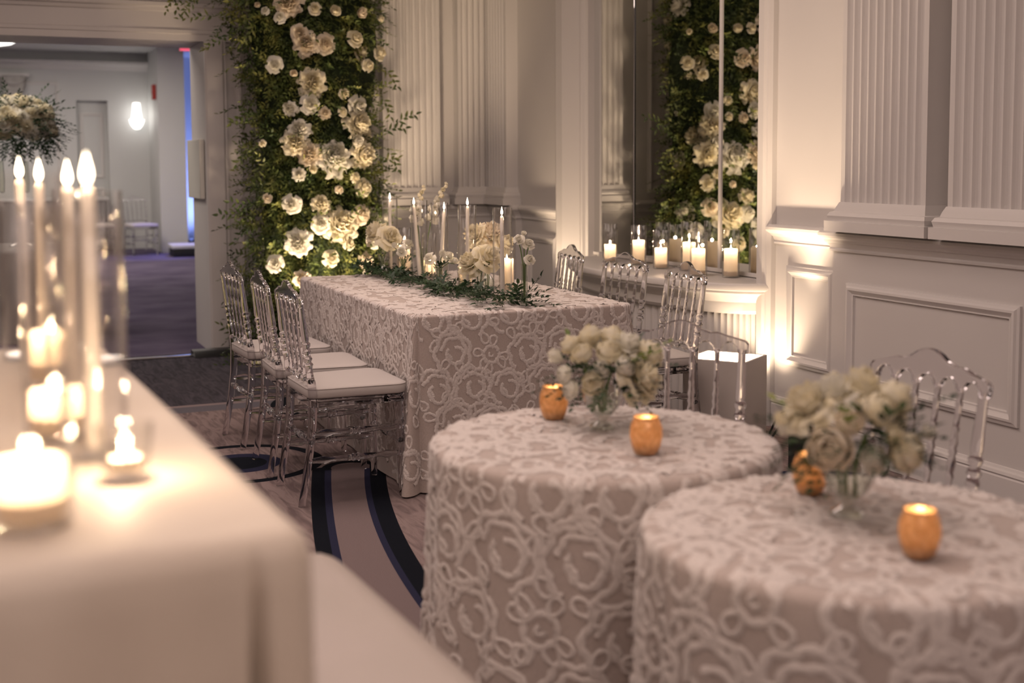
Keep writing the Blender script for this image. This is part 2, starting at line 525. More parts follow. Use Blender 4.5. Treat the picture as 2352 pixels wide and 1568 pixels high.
def pilaster(a0, a1, z0, z1, fn, parent, p=.075, base_p=.0):
    """fluted shaft on a moulded base"""
    W = a1 - a0; nf = max(4, int(round((W - .05) / .054))); pitch = (W - .05) / nf
    poly = [(a0, 0), (a0, p)]
    for k in range(nf):
        s = a0 + .025 + k * pitch; w = pitch * .82; g = (pitch - w) / 2
        poly.append((s + g, p))
        for q in range(1, 6):
            t = q / 6; poly.append((s + g + w * t, p - .022 * math.sin(PI * t)))
        poly.append((s + g + w, p))
    poly += [(a1, p), (a1, 0)]
    r = MB().prism(poly, z0 + .14, z1, lambda a, b, h: fn(a, b, h))
    pil = link('pilaster', r.mesh('pilaster', smooth=False), 'trim_paint', parent)
    steps = [(.00, .055, .055), (.055, .055, .045), (.075, .042, .030), (.10, .042, .032), (.115, .022, .018), (.14, .022, .006)]
    b = MB()
    pts = [(0.0, .055), (.05, .055), (.052, .040), (.075, .046), (.092, .036), (.096, .022), (.115, .016), (.14, .004)]
    v = []; f = []
    for (dz, e) in pts:
        for (a, pp) in ((a0 - e, 0), (a0 - e, p + e), (a1 + e, p + e), (a1 + e, 0)):
            v.append(fn(a, pp, z0 + dz))
    for j in range(len(pts) - 1):
        for i in range(3):
            f.append((j * 4 + i, j * 4 + i + 1, (j + 1) * 4 + i + 1, (j + 1) * 4 + i))
    j = len(pts) - 1; f.append((j * 4, j * 4 + 1, j * 4 + 2, j * 4 + 3))
    b.add(v, f)
    link('pilaster_base', b.mesh('pilaster_base', angle=25), 'trim_paint', pil)
    return pil


RAIL = [(0, .995), (.012, .995), (.014, 1.005), (.010, 1.012), (.018, 1.03), (.020, 1.036), (.030, 1.040), (.036, 1.052), (.050, 1.062), (.055, 1.072), (.055, 1.086), (.045, 1.092), (.040, 1.10), (0, 1.10)]
BASE = [(0, 0), (.022, 0), (.022, .125), (.018, .132), (.024, .140), (.020, .152), (.010, .158), (.006, .168), (0, .17)]


def pedestal(a0, a1, fn, parent, p=.07):
    """projecting dado block under a pair of pilasters"""
    d = link('dado', MB().prism([(a0, 0), (a1, 0), (a1, p), (a0, p)], 0, 1.10, lambda a, b, h: fn(a, b, h)).mesh('dado', smooth=False), 'wall_paint', parent)
    v = []; f = []

    def wrap(prof):
        v = []; f = []
        for (q, z) in prof:
            for (a, pp) in ((a0 - q, 0), (a0 - q, p + q), (a1 + q, p + q), (a1 + q, 0)):
                v.append(fn(a, pp, z))
        for j in range(len(prof) - 1):
            for i in range(3):
                f.append((j * 4 + i, j * 4 + i + 1, (j + 1) * 4 + i + 1, (j + 1) * 4 + i))
        return MB().add(v, f)
    link('chair_rail', wrap(RAIL).mesh('chair_rail', angle=25), 'trim_paint', parent)
    link('baseboard', wrap(BASE).mesh('baseboard', angle=25), 'trim_paint', parent)
    return d


# right wall, near part
pedestal(3.42, 5.02, RW, wall_r)
pilaster(4.30, 4.885, 1.10, ZC, RW, wall_r, p=.135)
pilaster(3.57, 4.165, 1.10, ZC, RW, wall_r, p=.135)
frame_moulding('panel_moulding', 3.80, 4.905, .345, .845, RW, wall_r, p0=.07)
rail('chair_rail', RAIL, 5.03, 5.62, RW, wall_r)
rail('baseboard', BASE, 5.03, 5.62, RW, wall_r)
frame_moulding('panel_moulding', 5.085, 5.49, .355, .885, RW, wall_r)
rail('chair_rail', RAIL, -4, 3.40, RW, wall_r)
rail('baseboard', BASE, -4, 3.40, RW, wall_r)
frame_moulding('panel_moulding', 2.25, 3.25, .345, .845, RW, wall_r)
link('casing', MB().prism([(5.60, 0), (5.60, .03), (5.615, .05), (5.63, .05), (5.64, .062), (5.69, .062), (5.70, .05), (5.70, 0)], 0, 3.3, lambda a, b, h: RW(a, b, h)).mesh('casing', angle=20), 'trim_paint', wall_r)
# right wall, far part
link('casing', MB().prism([(8.26, 0), (8.26, .06), (8.20, .085), (8.12, .075), (7.965, -.012), (7.955, -.03), (7.93, -.04), (7.92, -.104), (8.0, -.104)], 0, 3.3, lambda a, b, h: RW(a, b, h)).mesh('casing', angle=20), 'trim_paint', wall_r)
rail('chair_rail', RAIL, 8.26, 9.0, RW, wall_r)
rail('baseboard', BASE, 8.26, 9.0, RW, wall_r)
frame_moulding('panel_moulding', 8.36, 8.88, .345, .885, RW, wall_r)
pedestal(9.02, 9.62, RW, wall_r, p=.05)
pilaster(9.09, 9.49, 1.10, ZC, RW, wall_r, p=.10)
# back wall beside the doorway
pedestal(2.86, XW, BW, wall_b, p=.06)
pilaster(2.965, 3.445, 1.10, ZC, BW, wall_b, p=.11)
pilaster(3.60, 3.90, 1.10, ZC, BW, wall_b, p=.11)
rail('chair_rail', RAIL, 1.80, 2.80, BW, wall_b)
rail('baseboard', BASE, 1.80, 2.80, BW, wall_b)
frame_moulding('panel_moulding', 1.84, 2.66, .25, .93, BW, wall_b)
frame_moulding('panel_moulding', 1.84, 2.66, 1.16, 3.3, BW, wall_b)
link('casing', MB().prism([(1.60, 0), (1.60, .03), (1.615, .045), (1.73, .045), (1.745, .03), (1.76, .03), (1.765, 0)], 0, 2.36, lambda a, b, h: BW(a, b, h)).mesh('casing', angle=20), 'trim_paint', wall_b)
HEAD = [(0, 2.352), (.035, 2.352), (.035, 2.40), (.045, 2.405), (.045, 2.43), (.035, 2.437), (.035, 2.56), (.048, 2.568), (.052, 2.59), (.075, 2.60), (.078, 2.625), (0, 2.64)]
rail('door_header', HEAD, -1.1, 1.80, BW, wall_b)
link('threshold_strip', MB().box(-.9, 1.6, 9.43, 9.50, 0, .012).mesh('threshold_strip', bevel=(.004, 2)), 'chrome', fl)

# ------------------------------------------------------------------ the hall behind the doorway
struct('floor_hall', MB().box(-5, 5, 9.62, 24.2, -.1, 0), 'hall_carpet')
struct('ceiling_hall', MB().box(-5, 5, 10.25, 24.2, 3.30, 3.4), 'hall_paint')
mb = MB(); mb.box(-5, 1.56, 22.0, 22.2, 0, 3.3); mb.box(2.06, 2.9, 22.0, 22.2, 0, 3.3); mb.box(1.56, 2.06, 22.0, 22.2, 2.5, 3.3); mb.box(1.5, 2.1, 22.35, 22.5, 0, 2.6)
wh = struct('wall_hall', mb, 'hall_paint')
link('crown_moulding', MB().prism([(22.0, 3.0), (21.97, 3.0), (21.94, 3.06), (21.86, 3.10), (21.85, 3.14), (22.0, 3.14)], -5, 2.75, lambda y, z, x: (x, y, z)).mesh('crown_moulding', angle=25), 'trim_paint', wh)
link('baseboard', MB().prism([(22.0, 0), (21.97, 0), (21.97, .13), (22.0, .16)], -5, 1.5, lambda y, z, x: (x, y, z)).mesh('baseboard', angle=25), 'trim_paint', wh)
frame_moulding('panel_moulding', .1, 1.30, .3, 2.8, lambda a, p, z: (a, 22.0 - p, z), wh)
struct('wall_hall_side', MB().box(2.72, 2.92, 20.9, 22.1, 0, 3.3).box(2.72, 3.14, 20.75, 20.9, 0, 3.3).box(3.08, 4.2, 22.6, 22.8, 0, 3.3).box(3.62, 3.8, 15.0, 22.7, 0, 3.3), 'hall_paint')
struct('wall_hall_left', MB().box(-5, -4.8, 10.25, 22.2, 0, 3.3), 'hall_paint')
dr = link('door_1', MB().box(1.56, 2.06, 22.16, 22.20, 0, 2.5).mesh('door_1', bevel=(.004, 2)), 'hall_paint'); tag(dr, kind='structure')
frame_moulding('door_panel', 1.62, 2.0, 1.2, 2.3, lambda a, p, z: (a, 22.16 - p, z), dr)
frame_moulding('door_panel', 1.62, 2.0, .2, 1.05, lambda a, p, z: (a, 22.16 - p, z), dr)
link('door_knob', MB().lathe([(.0, 0), (.012, 0), (.012, .03), (.028, .045), (.028, .06), (.0, .07)], 12, Matrix.Translation((1.62, 22.16, 1.05)) @ Matrix.Rotation(PI / 2, 4, 'X')).mesh('door_knob'), 'chrome', dr)

# ------------------------------------------------------------------ mirrors in the recess
mir = thing('wall_mirror', 'tall wall mirror in three panes above the bowed ledge', 'mirror', (XW + .10, 6.82, .80))
for y0, y1 in ((5.705, 6.272), (6.300, 7.320), (7.345, 7.925)):
    link('mirror_pane', MB().box(-.014, -.004, y0 - 6.82, y1 - 6.82, 0, 2.35).mesh('mirror_pane', bevel=(.003, 1), smooth=False), 'silvering', mir)
for y0, y1 in ((6.272, 6.300),):
    link('joint_strip', MB().box(-.022, .0, y0 - 6.82, y1 - 6.82, 0, 2.35).mesh('joint_strip', bevel=(.004, 2)), 'trim_paint', mir)
for y0, y1 in ((7.320, 7.345),):
    link('joint_gap', MB().box(-.006, .0, y0 - 6.82, y1 - 6.82, 0, 2.35).mesh('joint_gap', smooth=False), 'dark_gap', mir)
link('bottom_channel', MB().box(-.022, .0, -1.115, 1.105, -.02, .004).mesh('bottom_channel', bevel=(.003, 1)), 'trim_paint', mir)

# bowed ledge with fluted apron under the mirrors
led = thing('bow_front_ledge', 'bow-fronted white ledge with fluted curved apron below the mirrors', 'ledge', (0, 0, 0), kind='structure')


def bow(t, k=0.0):
    """t 0..1 along the bow, k = inset"""
    a = PI * t
    return (XW + .02 - (.47 - k) * math.sin(a) ** .9, 6.73 + (1.13 - k) * math.cos(a))


prof = [(.10, .60), (.085, .62), (.085, .665), (.075, .675), (.06, .70), (.035, .715), (.02, .72), (.02, .732), (.004, .738), (0, .750), (.004, .768), (.014, .775)]
NB = 72
P = [[(*bow(i / NB, k), z) for i in range(NB + 1)] for (k, z) in prof]
mb = MB().grid(P)
top = [(*bow(i / NB, .014), .775) for i in range(NB + 1)] + [(XW + .10, 5.62, .775), (XW + .10, 7.86, .775)][0:0]
v = top + [(XW + .095, p[1], .775) for p in top]
mb.add(v, [(i, i + 1, NB + 2 + i, NB + 1 + i) for i in range(NB)])
link('ledge_top', mb.mesh('ledge_top', angle=35), 'trim_paint', led)
rows = []
NF = 46
for z in (0.0, .605):
    row = []
    for i in range(NF * 6 + 1):
        t = i / (NF * 6); row.append((*bow(t, .12 + .014 * abs(math.sin(PI * t * NF))), z))
    rows.append(row)
link('fluted_apron', MB().grid(rows).mesh('fluted_apron', angle=60), 'trim_paint', led)


# ------------------------------------------------------------------ lace embroidery
def lace_motifs(cells, rng, ds):
    """ribbon roses around the given centres; returns 2D strips: list of (pts Nx2, width)"""
    out = []

    def curve(cx, cy, rot, fx, n):
        t = np.linspace(0, 1, n); x, y = fx(t)
        c, s = math.cos(rot), math.sin(rot)
        return np.stack([cx + c * x - s * y, cy + s * x + c * y], 1)

    def ringc(cx, cy, rot, r, a0, a1, sc, k, wd, sq=1.0):
        L = abs(a1 - a0) * r; n = max(8, int(L / ds))
        def fx(t):
            a = a0 + (a1 - a0) * t; rr = r * (1 + sc * np.abs(np.sin(k * a)))
            return rr * np.cos(a), sq * rr * np.sin(a)
        out.append((curve(cx, cy, rot, fx, n), wd))

    def leaf(cx, cy, rot, L, w, wd):
        n = max(8, int(2.3 * L / ds))
        def fx(t):
            a = 2 * PI * t; return L * .5 * (1 - np.cos(a)), w * np.sin(a) * (1 - .35 * np.cos(a))
        out.append((curve(cx, cy, rot, fx, n), wd))
    for (cx, cy, small) in cells:
        rot = rng.uniform(-.5, .5); R = rng.uniform(.074, .086); W = .0205
        if small:
            ringc(cx, cy, rot, .034, 0, 2 * PI, .14, 3, W * .9); ringc(cx, cy, rot, .010, 0, 4.5, 0, 1, W * .6)
            for k in range(4):
                a = rot + k * PI / 2 + .5; leaf(cx + .038 * math.cos(a), cy + .038 * math.sin(a), a, .046, .016, W * .6)
            continue
        ringc(cx, cy, rot, R * .95, 2.0, 7.6, .17, 3.5, W, rng.uniform(.86, 1.1))
        ringc(cx + .004, cy - .010, rot + .5, R * .64, 2.7, 6.9, .16, 3, W * .9, rng.uniform(.85, 1.1))
        ringc(cx + .014, cy + .010, rot + .2, R * .46, -1.9, 3.3, .16, 1.5, W * .85, .9)
        def sl(t): return .010 * np.sin(t * 2 * PI) - .016, R * (.50 - .75 * t)
        out.append((curve(cx, cy, rot, sl, int(R * 1.1 / ds) + 6), W * .9))
        for a in (rng.uniform(.2, .6), rng.uniform(1.0, 1.5), rng.uniform(3.6, 4.2), rng.uniform(4.6, 5.2)):
            a += rot; leaf(cx + R * 1.12 * math.cos(a), cy + R * 1.12 * math.sin(a), a + rng.uniform(-.5, .5), .052, .0165, W * .62)
    return out


def hex_cells(a0, a1, b0, b1, rng, px=.178, py=.158):
    cells = []; j = 0; b = b0 + py * .5
    while b < b1:
        a = a0 + (px * .5 if j % 2 else 0) + px * .3; i = 0
        while a < a1:
            cells.append((a + rng.uniform(-.014, .014), b + rng.uniform(-.012, .012), (i + 2 * j) % 5 == 3)); a += px; i += 1
        b += py; j += 1
    return cells


def lace_mesh(name, parts, ds):
    """parts: list of (strips, surf); surf(a, b) -> (P, N)"""
    VV = []; FF = []; base = 0
    for strips, surf in parts:
        for pts, wd in strips:
            n = len(pts); t = np.gradient(pts, axis=0); t /= np.linalg.norm(t, axis=1)[:, None] + 1e-9
            nn = np.stack([-t[:, 1], t[:, 0]], 1); s = np.arange(n)
            w = wd * (.46 + .10 * np.cos(s * 2 * PI / 3.0 + pts[0, 0] * 40))
            q = np.concatenate([pts + nn * w[:, None], pts, pts - nn * w[:, None]])
            h = np.concatenate([np.full(n, .0012), .0050 + .0012 * np.cos(s * 2 * PI / 3.0 + 1), np.full(n, .0012)])
            p, nr = surf(q[:, 0], q[:, 1]); VV.append(p + nr * h[:, None])
            i = np.arange(n - 1)
            FF.append(base + np.concatenate([np.stack([i, i + 1, n + i + 1, n + i], 1), np.stack([n + i, n + i + 1, 2 * n + i + 1, 2 * n + i], 1)]))
            base += 3 * n
    return np_mesh(name, np.concatenate(VV), np.concatenate(FF))


def numeric_surf(pos):
    def surf(a, b):
        e = .004; p = pos(a, b); da = pos(a + e, b) - pos(a - e, b); db = pos(a, b + e) - pos(a, b - e)
        n = np.cross(db, da); n /= np.linalg.norm(n, axis=1)[:, None] + 1e-12
        return p, n
    return surf


def flat_surf(z):
    def surf(a, b):
        n = np.zeros((len(a), 3)); n[:, 2] = 1
        return np.stack([a, b, np.full(len(a), z)], 1), n
    return surf


# ------------------------------------------------------------------ long banquet table
def long_table():
    x0, x1, y0, y1, zt, rc, lc = 1.705, 2.775, 5.065, 7.10, .780, .03, .24
    root = thing('banquet_table', 'long rectangular table under floor-length cream lace cloth with clear chairs around it', 'table', (0, 0, 0))
    ex, ey = x1 - x0 - 2 * rc, y1 - y0 - 2 * rc
    segs = []; s = 0   # (start, length, kind, data)
    cs = []
    for k, (L, p, d, n) in enumerate(((ex, (x0 + rc, y0), (1, 0), (0, -1)), (ey, (x1, y0 + rc), (0, 1), (1, 0)), (ex, (x1 - rc, y1), (-1, 0), (0, 1)), (ey, (x0, y1 - rc), (0, -1), (-1, 0)))):
        segs.append((s, L, 0, p, d, n)); s += L
        c = (p[0] + d[0] * L - n[0] * rc, p[1] + d[1] * L - n[1] * rc)
        segs.append((s, lc, 1, c, n, None)); cs.append(s + lc / 2); s += lc
    PER = s

    def pos(a, b):
        a = np.mod(np.asarray(a, float), PER); b = np.asarray(b, float) * np.ones_like(a)
        E = np.zeros((len(a), 2)); N = np.zeros((len(a), 2))
        for (s0, L, kind, p, d, n) in segs:
            m = (a >= s0) & (a <= s0 + L); u = a[m] - s0
            if kind == 0:
                E[m] = np.stack([p[0] + d[0] * u, p[1] + d[1] * u], 1); N[m] = n
            else:
                an = math.atan2(d[1], d[0]) + u / L * PI / 2
                N[m] = np.stack([np.cos(an), np.sin(an)], 1); E[m] = np.array(p) + rc * N[m]
        D = np.zeros(len(a))
        for q in cs:
            c = np.mod(a - q + PER / 2, PER) - PER / 2; c = c / (lc * .5)
            D += .075 * np.exp(-(c / 1.25) ** 2) * (.65 + .65 * np.cos(c * 3.4 + .7)) + .012 * np.sin(c * 5) * np.exp(-(c / 2.2) ** 2)
        D += .005 * np.sin(a * 8.3) + .004 * np.sin(a * 17.1 + 1)
        bb = np.clip(b, 0, None); r = .012
        off = np.where(bb < r, np.sqrt(np.clip(r * r - (r - bb) ** 2, 0, None)) - r, 0) + (bb / zt) * (.016 + D) + np.where(b < 0, b - r, 0)
        z = np.where(b < 0, zt, zt - bb)
        return np.concatenate([E + N * off[:, None], z[:, None]], 1)
    sv = []
    for (s0, L, kind, *_) in segs:
        k = 20 if kind else int(L / .03); sv += list(s0 + L * np.arange(k) / k)
    sv = np.array(sv); bv = [-.014, -.001, 0.0, .002, .005, .009, .014, .04, .1, .2, .3, .4, .5, .6, .7, .772]
    V = np.concatenate([pos(sv, np.full(len(sv), b)) for b in bv]); n = len(sv)
    F = [(j * n + i, j * n + (i + 1) % n, (j + 1) * n + (i + 1) % n, (j + 1) * n + i) for j in range(len(bv) - 1) for i in range(n)]
    mb = MB(); mb.v = [tuple(p) for p in V]; mb.f = F + [tuple(range(n))]
    cl = link('tablecloth', mb.mesh('tablecloth', angle=60), 'cloth_taupe', root)
    rng = random.Random(3)
    side = lace_motifs(hex_cells(0, PER - .05, -.06, .74, rng), rng, .0042)
    side = [s_ for s_ in side if s_[0][:, 1].max() < .768 and s_[0][:, 1].min() > -.10]
    topc = [c for c in hex_cells(x0 + .13, x1 - .10, y0 + .12, y1 - .10, rng)]
    topm = [s_ for s_ in lace_motifs(topc, rng, .0075) if s_[0][:, 0].min() > x0 + .015 and s_[0][:, 0].max() < x1 - .015 and s_[0][:, 1].min() > y0 + .015 and s_[0][:, 1].max() < y1 - .015]
    lm = lace_mesh('lace_embroidery', [(side, numeric_surf(pos)), (topm, flat_surf(zt))], .0042)
    tag(link('lace_embroidery', lm, 'lace', cl), kind='stuff')
    return root


long_table()
TOP = .786          # standing height on the lace


def round_table(label, cx, cy, R, seed, zt=.760):
    root = thing('cocktail_table', label, 'table', (cx, cy, 0))
    rng = random.Random(seed); ph = rng.uniform(0, 6); k1 = 13

    def pos(a, b):
        a = np.asarray(a, float); b = np.asarray(b, float) * np.ones_like(a); th = a / R
        bb = np.clip(b, 0, None); r = .02; q = bb / zt
        rip = np.sin(k1 * th + ph + .9 * np.sin(3 * th)) + .4 * np.sin(2 * k1 * th + 1.3)
        off = np.where(bb < r, np.sqrt(np.clip(r * r - (r - bb) ** 2, 0, None)) - r, 0) + q * .022 + (q ** .8) * .017 * rip + np.where(b < 0, b - r, 0)
        rr = R + off
        return np.stack([rr * np.cos(th), rr * np.sin(th), np.where(b < 0, zt, zt - bb)], 1)
    n = 260; sv = np.arange(n) / n * 2 * PI * R
    bv = [-(R - .04), -.2, -.08, -.001, 0, .003, .008, .014, .021, .05, .1, .2, .3, .4, .5, .6, .7, .752]
    V = np.concatenate([pos(sv, np.full(n, b)) for b in bv])
    mb = MB(); mb.v = [tuple(p) for p in V]
    mb.f = [(j * n + i, j * n + (i + 1) % n, (j + 1) * n + (i + 1) % n, (j + 1) * n + i) for j in range(len(bv) - 1) for i in range(n)] + [tuple(range(n))]
    cl = link('tablecloth', mb.mesh('tablecloth', angle=60), 'cloth_taupe', root)
    side = lace_motifs(hex_cells(0, 2 * PI * R - .08, -.05, .72, rng), rng, .008)
    side = [s_ for s_ in side if s_[0][:, 1].max() < .748 and s_[0][:, 1].min() > -.12]
    topm = [s_ for s_ in lace_motifs(hex_cells(-R, R, -R, R, rng), rng, .009) if np.hypot(s_[0][:, 0], s_[0][:, 1]).max() < R - .02]
    lm = lace_mesh('lace_embroidery', [(side, numeric_surf(pos)), (topm, flat_surf(zt))], .008)
    tag(link('lace_embroidery', lm, 'lace', cl), kind='stuff')
    return root


T1, T2, RTOP = (1.40, 2.70), (1.49, 1.835), .7665
round_table('round lace-covered cocktail table nearer the long table, with two gold votives and a posy', *T1, .425, 5)
round_table('round lace-covered cocktail table closest to the camera at lower right', *T2, .405, 9)


# ------------------------------------------------------------------ bar with a plain satin cover, and the low bench beside it
def bar():
    x0, x1, y0, y1, zt = -.62, .262, 1.235, 2.72, 1.07
    PV = Vector((.305, 1.215, 0)); RB = Matrix.Rotation(.047, 4, 'Z'); x1 = .305; y0 = 1.215
    lo = PV - RB @ PV
    root = thing('bar_counter', 'tall bar counter with plain cream fitted cover in left foreground', 'bar', tuple(lo), .047)
    rc = .03
    pts = []

    def edge(p, q, n):
        return [(p[0] + (q[0] - p[0]) * i / n, p[1] + (q[1] - p[1]) * i / n) for i in range(n)]
    per = []   # (x, y, nx, ny)
    for (cx, cy, a0) in ((x1 - rc, y0 + rc, -PI / 2), (x1 - rc, y1 - rc, 0), (x0 + rc, y1 - rc, PI / 2), (x0 + rc, y0 + rc, PI)):
        for i in range(9):
            a = a0 + PI / 2 * i / 8; per.append((cx + rc * math.cos(a), cy + rc * math.sin(a), math.cos(a), math.sin(a)))
        nx = per[-1]
        L = (y1 - y0 - 2 * rc) if a0 in (-PI / 2, PI / 2) else (x1 - x0 - 2 * rc)
        tx, ty = -nx[3], nx[2]
        cuts = [L * i / 46 for i in range(1, 46)]
        if a0 == PI: cuts = sorted(cuts + [.242 - nx[0] + q * .0035 for q in range(-8, 9) if .242 - nx[0] + q * .0035 < L - .002])
        for q in cuts:
            per.append((nx[0] + tx * q, nx[1] + ty * q, nx[2], nx[3]))
    prof = [(-.028, 0), (-.018, .003), (-.006, .012), (0, .03), (.001, .06), (.002, .15), (.004, .3), (.006, .6), (.008, 1.065)]
    V = []
    for (o, b) in prof:
        for (x, y, nx, ny) in per:
            d = o
            if b > .02 and ny < -.9:      # soft pleats and the tuck beside the corner on the end facing us
                k = min(1, (b - .02) / .12)
                d += k * (.005 * math.sin(x * 55) + .004 * math.sin(x * 23 + 1)) - .045 * k * math.exp(-((x - .242) / .0065) ** 2)
            V.append((x + nx * d, y + ny * d, zt - b))
    n = len(per)
    mb = MB(); mb.v = V
    mb.f = [(j * n + i, j * n + (i + 1) % n, (j + 1) * n + (i + 1) % n, (j + 1) * n + i) for j in range(len(prof) - 1) for i in range(n)] + [tuple(range(n))]
    link('bar_cover', mb.mesh('bar_cover', angle=50), 'satin', root)
    return root


bar()
BTOP = 1.0705
bench = thing('low_bench', 'low pale upholstered bench with rounded edges tucked against the bar', 'bench', (.487, 1.285, 0), .055)
link('bench_body', MB().box(-.17, .17, -.95, .95, .04, .735).mesh('bench_body', bevel=(.075, 6)), 'bench_cover', bench)
link('plinth', MB().box(-.14, .14, -.90, .90, 0, .05).mesh('plinth', bevel=(.004, 1)), 'black_rubber', bench)


# ------------------------------------------------------------------ clear resin chairs
def chair_meshes():
    out = []

    def xb(z): return -.192 - max(0, z - .46) * .125
    sp_y = [-.117, -.039, .039, .117]
    # back legs run up into the posts
    for s in (-1, 1):
        mb = MB()
        mb.tube([(-.25, s * .192, 0), (-.232, s * .19, .1), (-.212, s * .188, .22), (-.197, s * .187, .34), (-.192, s * .187, .46), (-.199, s * .188, .53)], [.0155, .016, .0175, .019, .020, .0175], 10)
        z0, z1 = .53, .855
        mb.turned((xb(z0), s * .188, z0), (xb(z1), s * .193, z1), [(0, .017), (.10, .014), (.16, .0145), (.20, .018), (.215, .0205), (.25, .013), (.29, .0195), (.34, .013), (.37, .0195), (.43, .013), (.46, .0185), (.49, .0195), (.51, .013), (.55, .0165), (.95, .0125), (1, .015)], 12)
        out.append(('back_leg', mb.mesh('back_leg', angle=50)))
    for s in (-1, 1):
        mb = MB()
        mb.turned((.195, s * .195, 0), (.185, s * .19, .42), [(0, .012), (.03, .0135), (.40, .0175), (.62, .019), (.66, .021), (.69, .015), (.72, .021), (.78, .022), (.80, .016), (.83, .021), (.86, .021), (1, .021)], 12)
        out.append(('front_leg', mb.mesh('front_leg', angle=50)))
    for y in sp_y:
        mb = MB(); z0, z1 = .535, .855
        mb.turned((xb(z0), y * .94, z0), (xb(z1), y, z1), [(0, .010), (.06, .0125), (.10, .008), (.26, .0085), (.29, .0115), (.32, .009), (.41, .0125), (.46, .0085), (.49, .012), (.52, .0085), (.56, .0115), (.64, .0078), (.67, .0105), (.69, .0078), (.84, .0082), (.87, .0105), (.89, .0078), (1, .009)], 10)
        out.append(('spindle', mb.mesh('spindle', angle=50)))
    # top rail: hump above, five arches below
    sup = [-.195] + sp_y + [.195]; poly = []
    hw = [.013, .0085, .0085, .0085, .0085, .013]
    for i in range(5):
        a, b = sup[i] + (hw[i] if i else .010), sup[i + 1] - (hw[i + 1] if i < 4 else .010)
        if i == 0: poly += [(-.212, .842), (a, .842)]
        else: poly += [(a, .846)]
        for k in range(1, 8):
            t = k / 8; poly.append((a + (b - a) * t, .846 + .030 * math.sin(PI * t) ** .7))
        poly.append((b, .846 if i < 4 else .842))
    poly.append((.212, .842))
    ty = [(.214, .872), (.205, .882), (.185, .888), (.15, .897), (.12, .907), (.098, .906), (.07, .914), (.045, .930), (.022, .939), (0, .942)]
    poly += ty + [(-y, z) for y, z in ty[-2::-1]]
    mb = MB().prism(poly, -.0095, .0095, lambda y, z, h: (xb(z) + h, y, z))
    out.append(('top_rail', mb.mesh('top_rail', bevel=(.0035, 2), angle=18)))
    mb = MB(); z = .528
    mb.turned((xb(z), -.188, z), (xb(z), .188, z), [(0, .011), (.06, .013), (.12, .010), (.2, .012), (.28, .0165), (.34, .012), (.46, .012), (.48, .017), (.52, .017), (.54, .012), (.66, .012), (.72, .0165), (.8, .012), (.88, .010), (.94, .013), (1, .011)], 10)
    out.append(('back_rail', mb.mesh('back_rail', angle=50)))
    # seat frame
    def seat_poly(e=0.0, r=.045):
        c = [(-.205, -.195), (.215, -.215), (.215, .215), (-.205, .195)]; pts = []
        for i, (cx, cy) in enumerate(c):
            sx, sy = (1 if cx > 0 else -1), (1 if cy > 0 else -1)
            ox, oy = cx - sx * r, cy - sy * r; a0 = math.atan2(sy, sx) - PI / 4
            for k in range(7):
                a = a0 + PI / 2 * k / 6; pts.append((ox + (r + e) * math.cos(a), oy + (r + e) * math.sin(a)))
        return pts
    mb = MB().prism(seat_poly(), .415, .452, lambda x, y, h: (x, y, h))
    out.append(('seat_frame', mb.mesh('seat_frame', bevel=(.006, 2), angle=18)))
    tp = [(0, .105), (.06, .012), (.16, .017), (.23, .009), (.40, .0135), (.455, .0125), (.47, .0185), (.50, .013), (.53, .0185), (.545, .0125), (.60, .0135), (.77, .009), (.84, .017), (.94, .012), (1, .0105)]
    tp[0] = (0, .0105)
    for s in (-1, 1):
        for z, xa, xc in ((.19, -.213, .19), (.305, -.198, .188)):
            mb = MB().turned((xa, s * .189, z), (xc, s * .193, z), tp, 10); out.append(('side_stretcher', mb.mesh('side_stretcher', angle=50)))
    mb = MB().turned((-.203, -.187, .27), (-.203, .187, .27), tp, 10); out.append(('cross_stretcher', mb.mesh('cross_stretcher', angle=50)))
    mb = MB().turned((.19, -.193, .245), (.19, .193, .245), tp, 10); out.append(('cross_stretcher', mb.mesh('cross_stretcher', angle=50)))
    # cushion
    rings = [(-.006, .4525), (.004, .455), (.008, .462), (.008, .488), (.003, .496), (-.008, .5005), (-.05, .5055), (-.10, .508)]
    mb = MB(); n = 28
    for (e, z) in rings:
        pts = seat_poly(0, .05)
        if e > -.03: pts = seat_poly(e, .05)
        else:
            k = 1 + e / .2; pts = [(x * k, y * k) for x, y in pts]
        mb.v += [(x, y, z) for x, y in pts]
    mb.f = [(j * n + i, j * n + (i + 1) % n, (j + 1) * n + (i + 1) % n, (j + 1) * n + i) for j in range(len(rings) - 1) for i in range(n)] + [tuple(range(n - 1, -1, -1)), tuple((len(rings) - 1) * n + i for i in range(n))]
    cu = mb.mesh('cushion', angle=75)
    pts = seat_poly(.006, .05); pip = MB().tube([(x, y, .4935) for x, y in pts + pts[:1]], .0028, 6, cap=False)
    return out, cu, pip.mesh('piping')


CH, CUSH, PIPE = chair_meshes()


def chair(label, x, y, rz, group='clear resin chairs'):
    t = thing('ballroom_chair', label, 'chair', (x, y, 0), rz, group)
    for nm, me in CH:
        link(nm, me, 'clear_resin', t)
    c = link('cushion', CUSH, 'cushion', t); link('piping', PIPE, 'cushion', c)
    return t


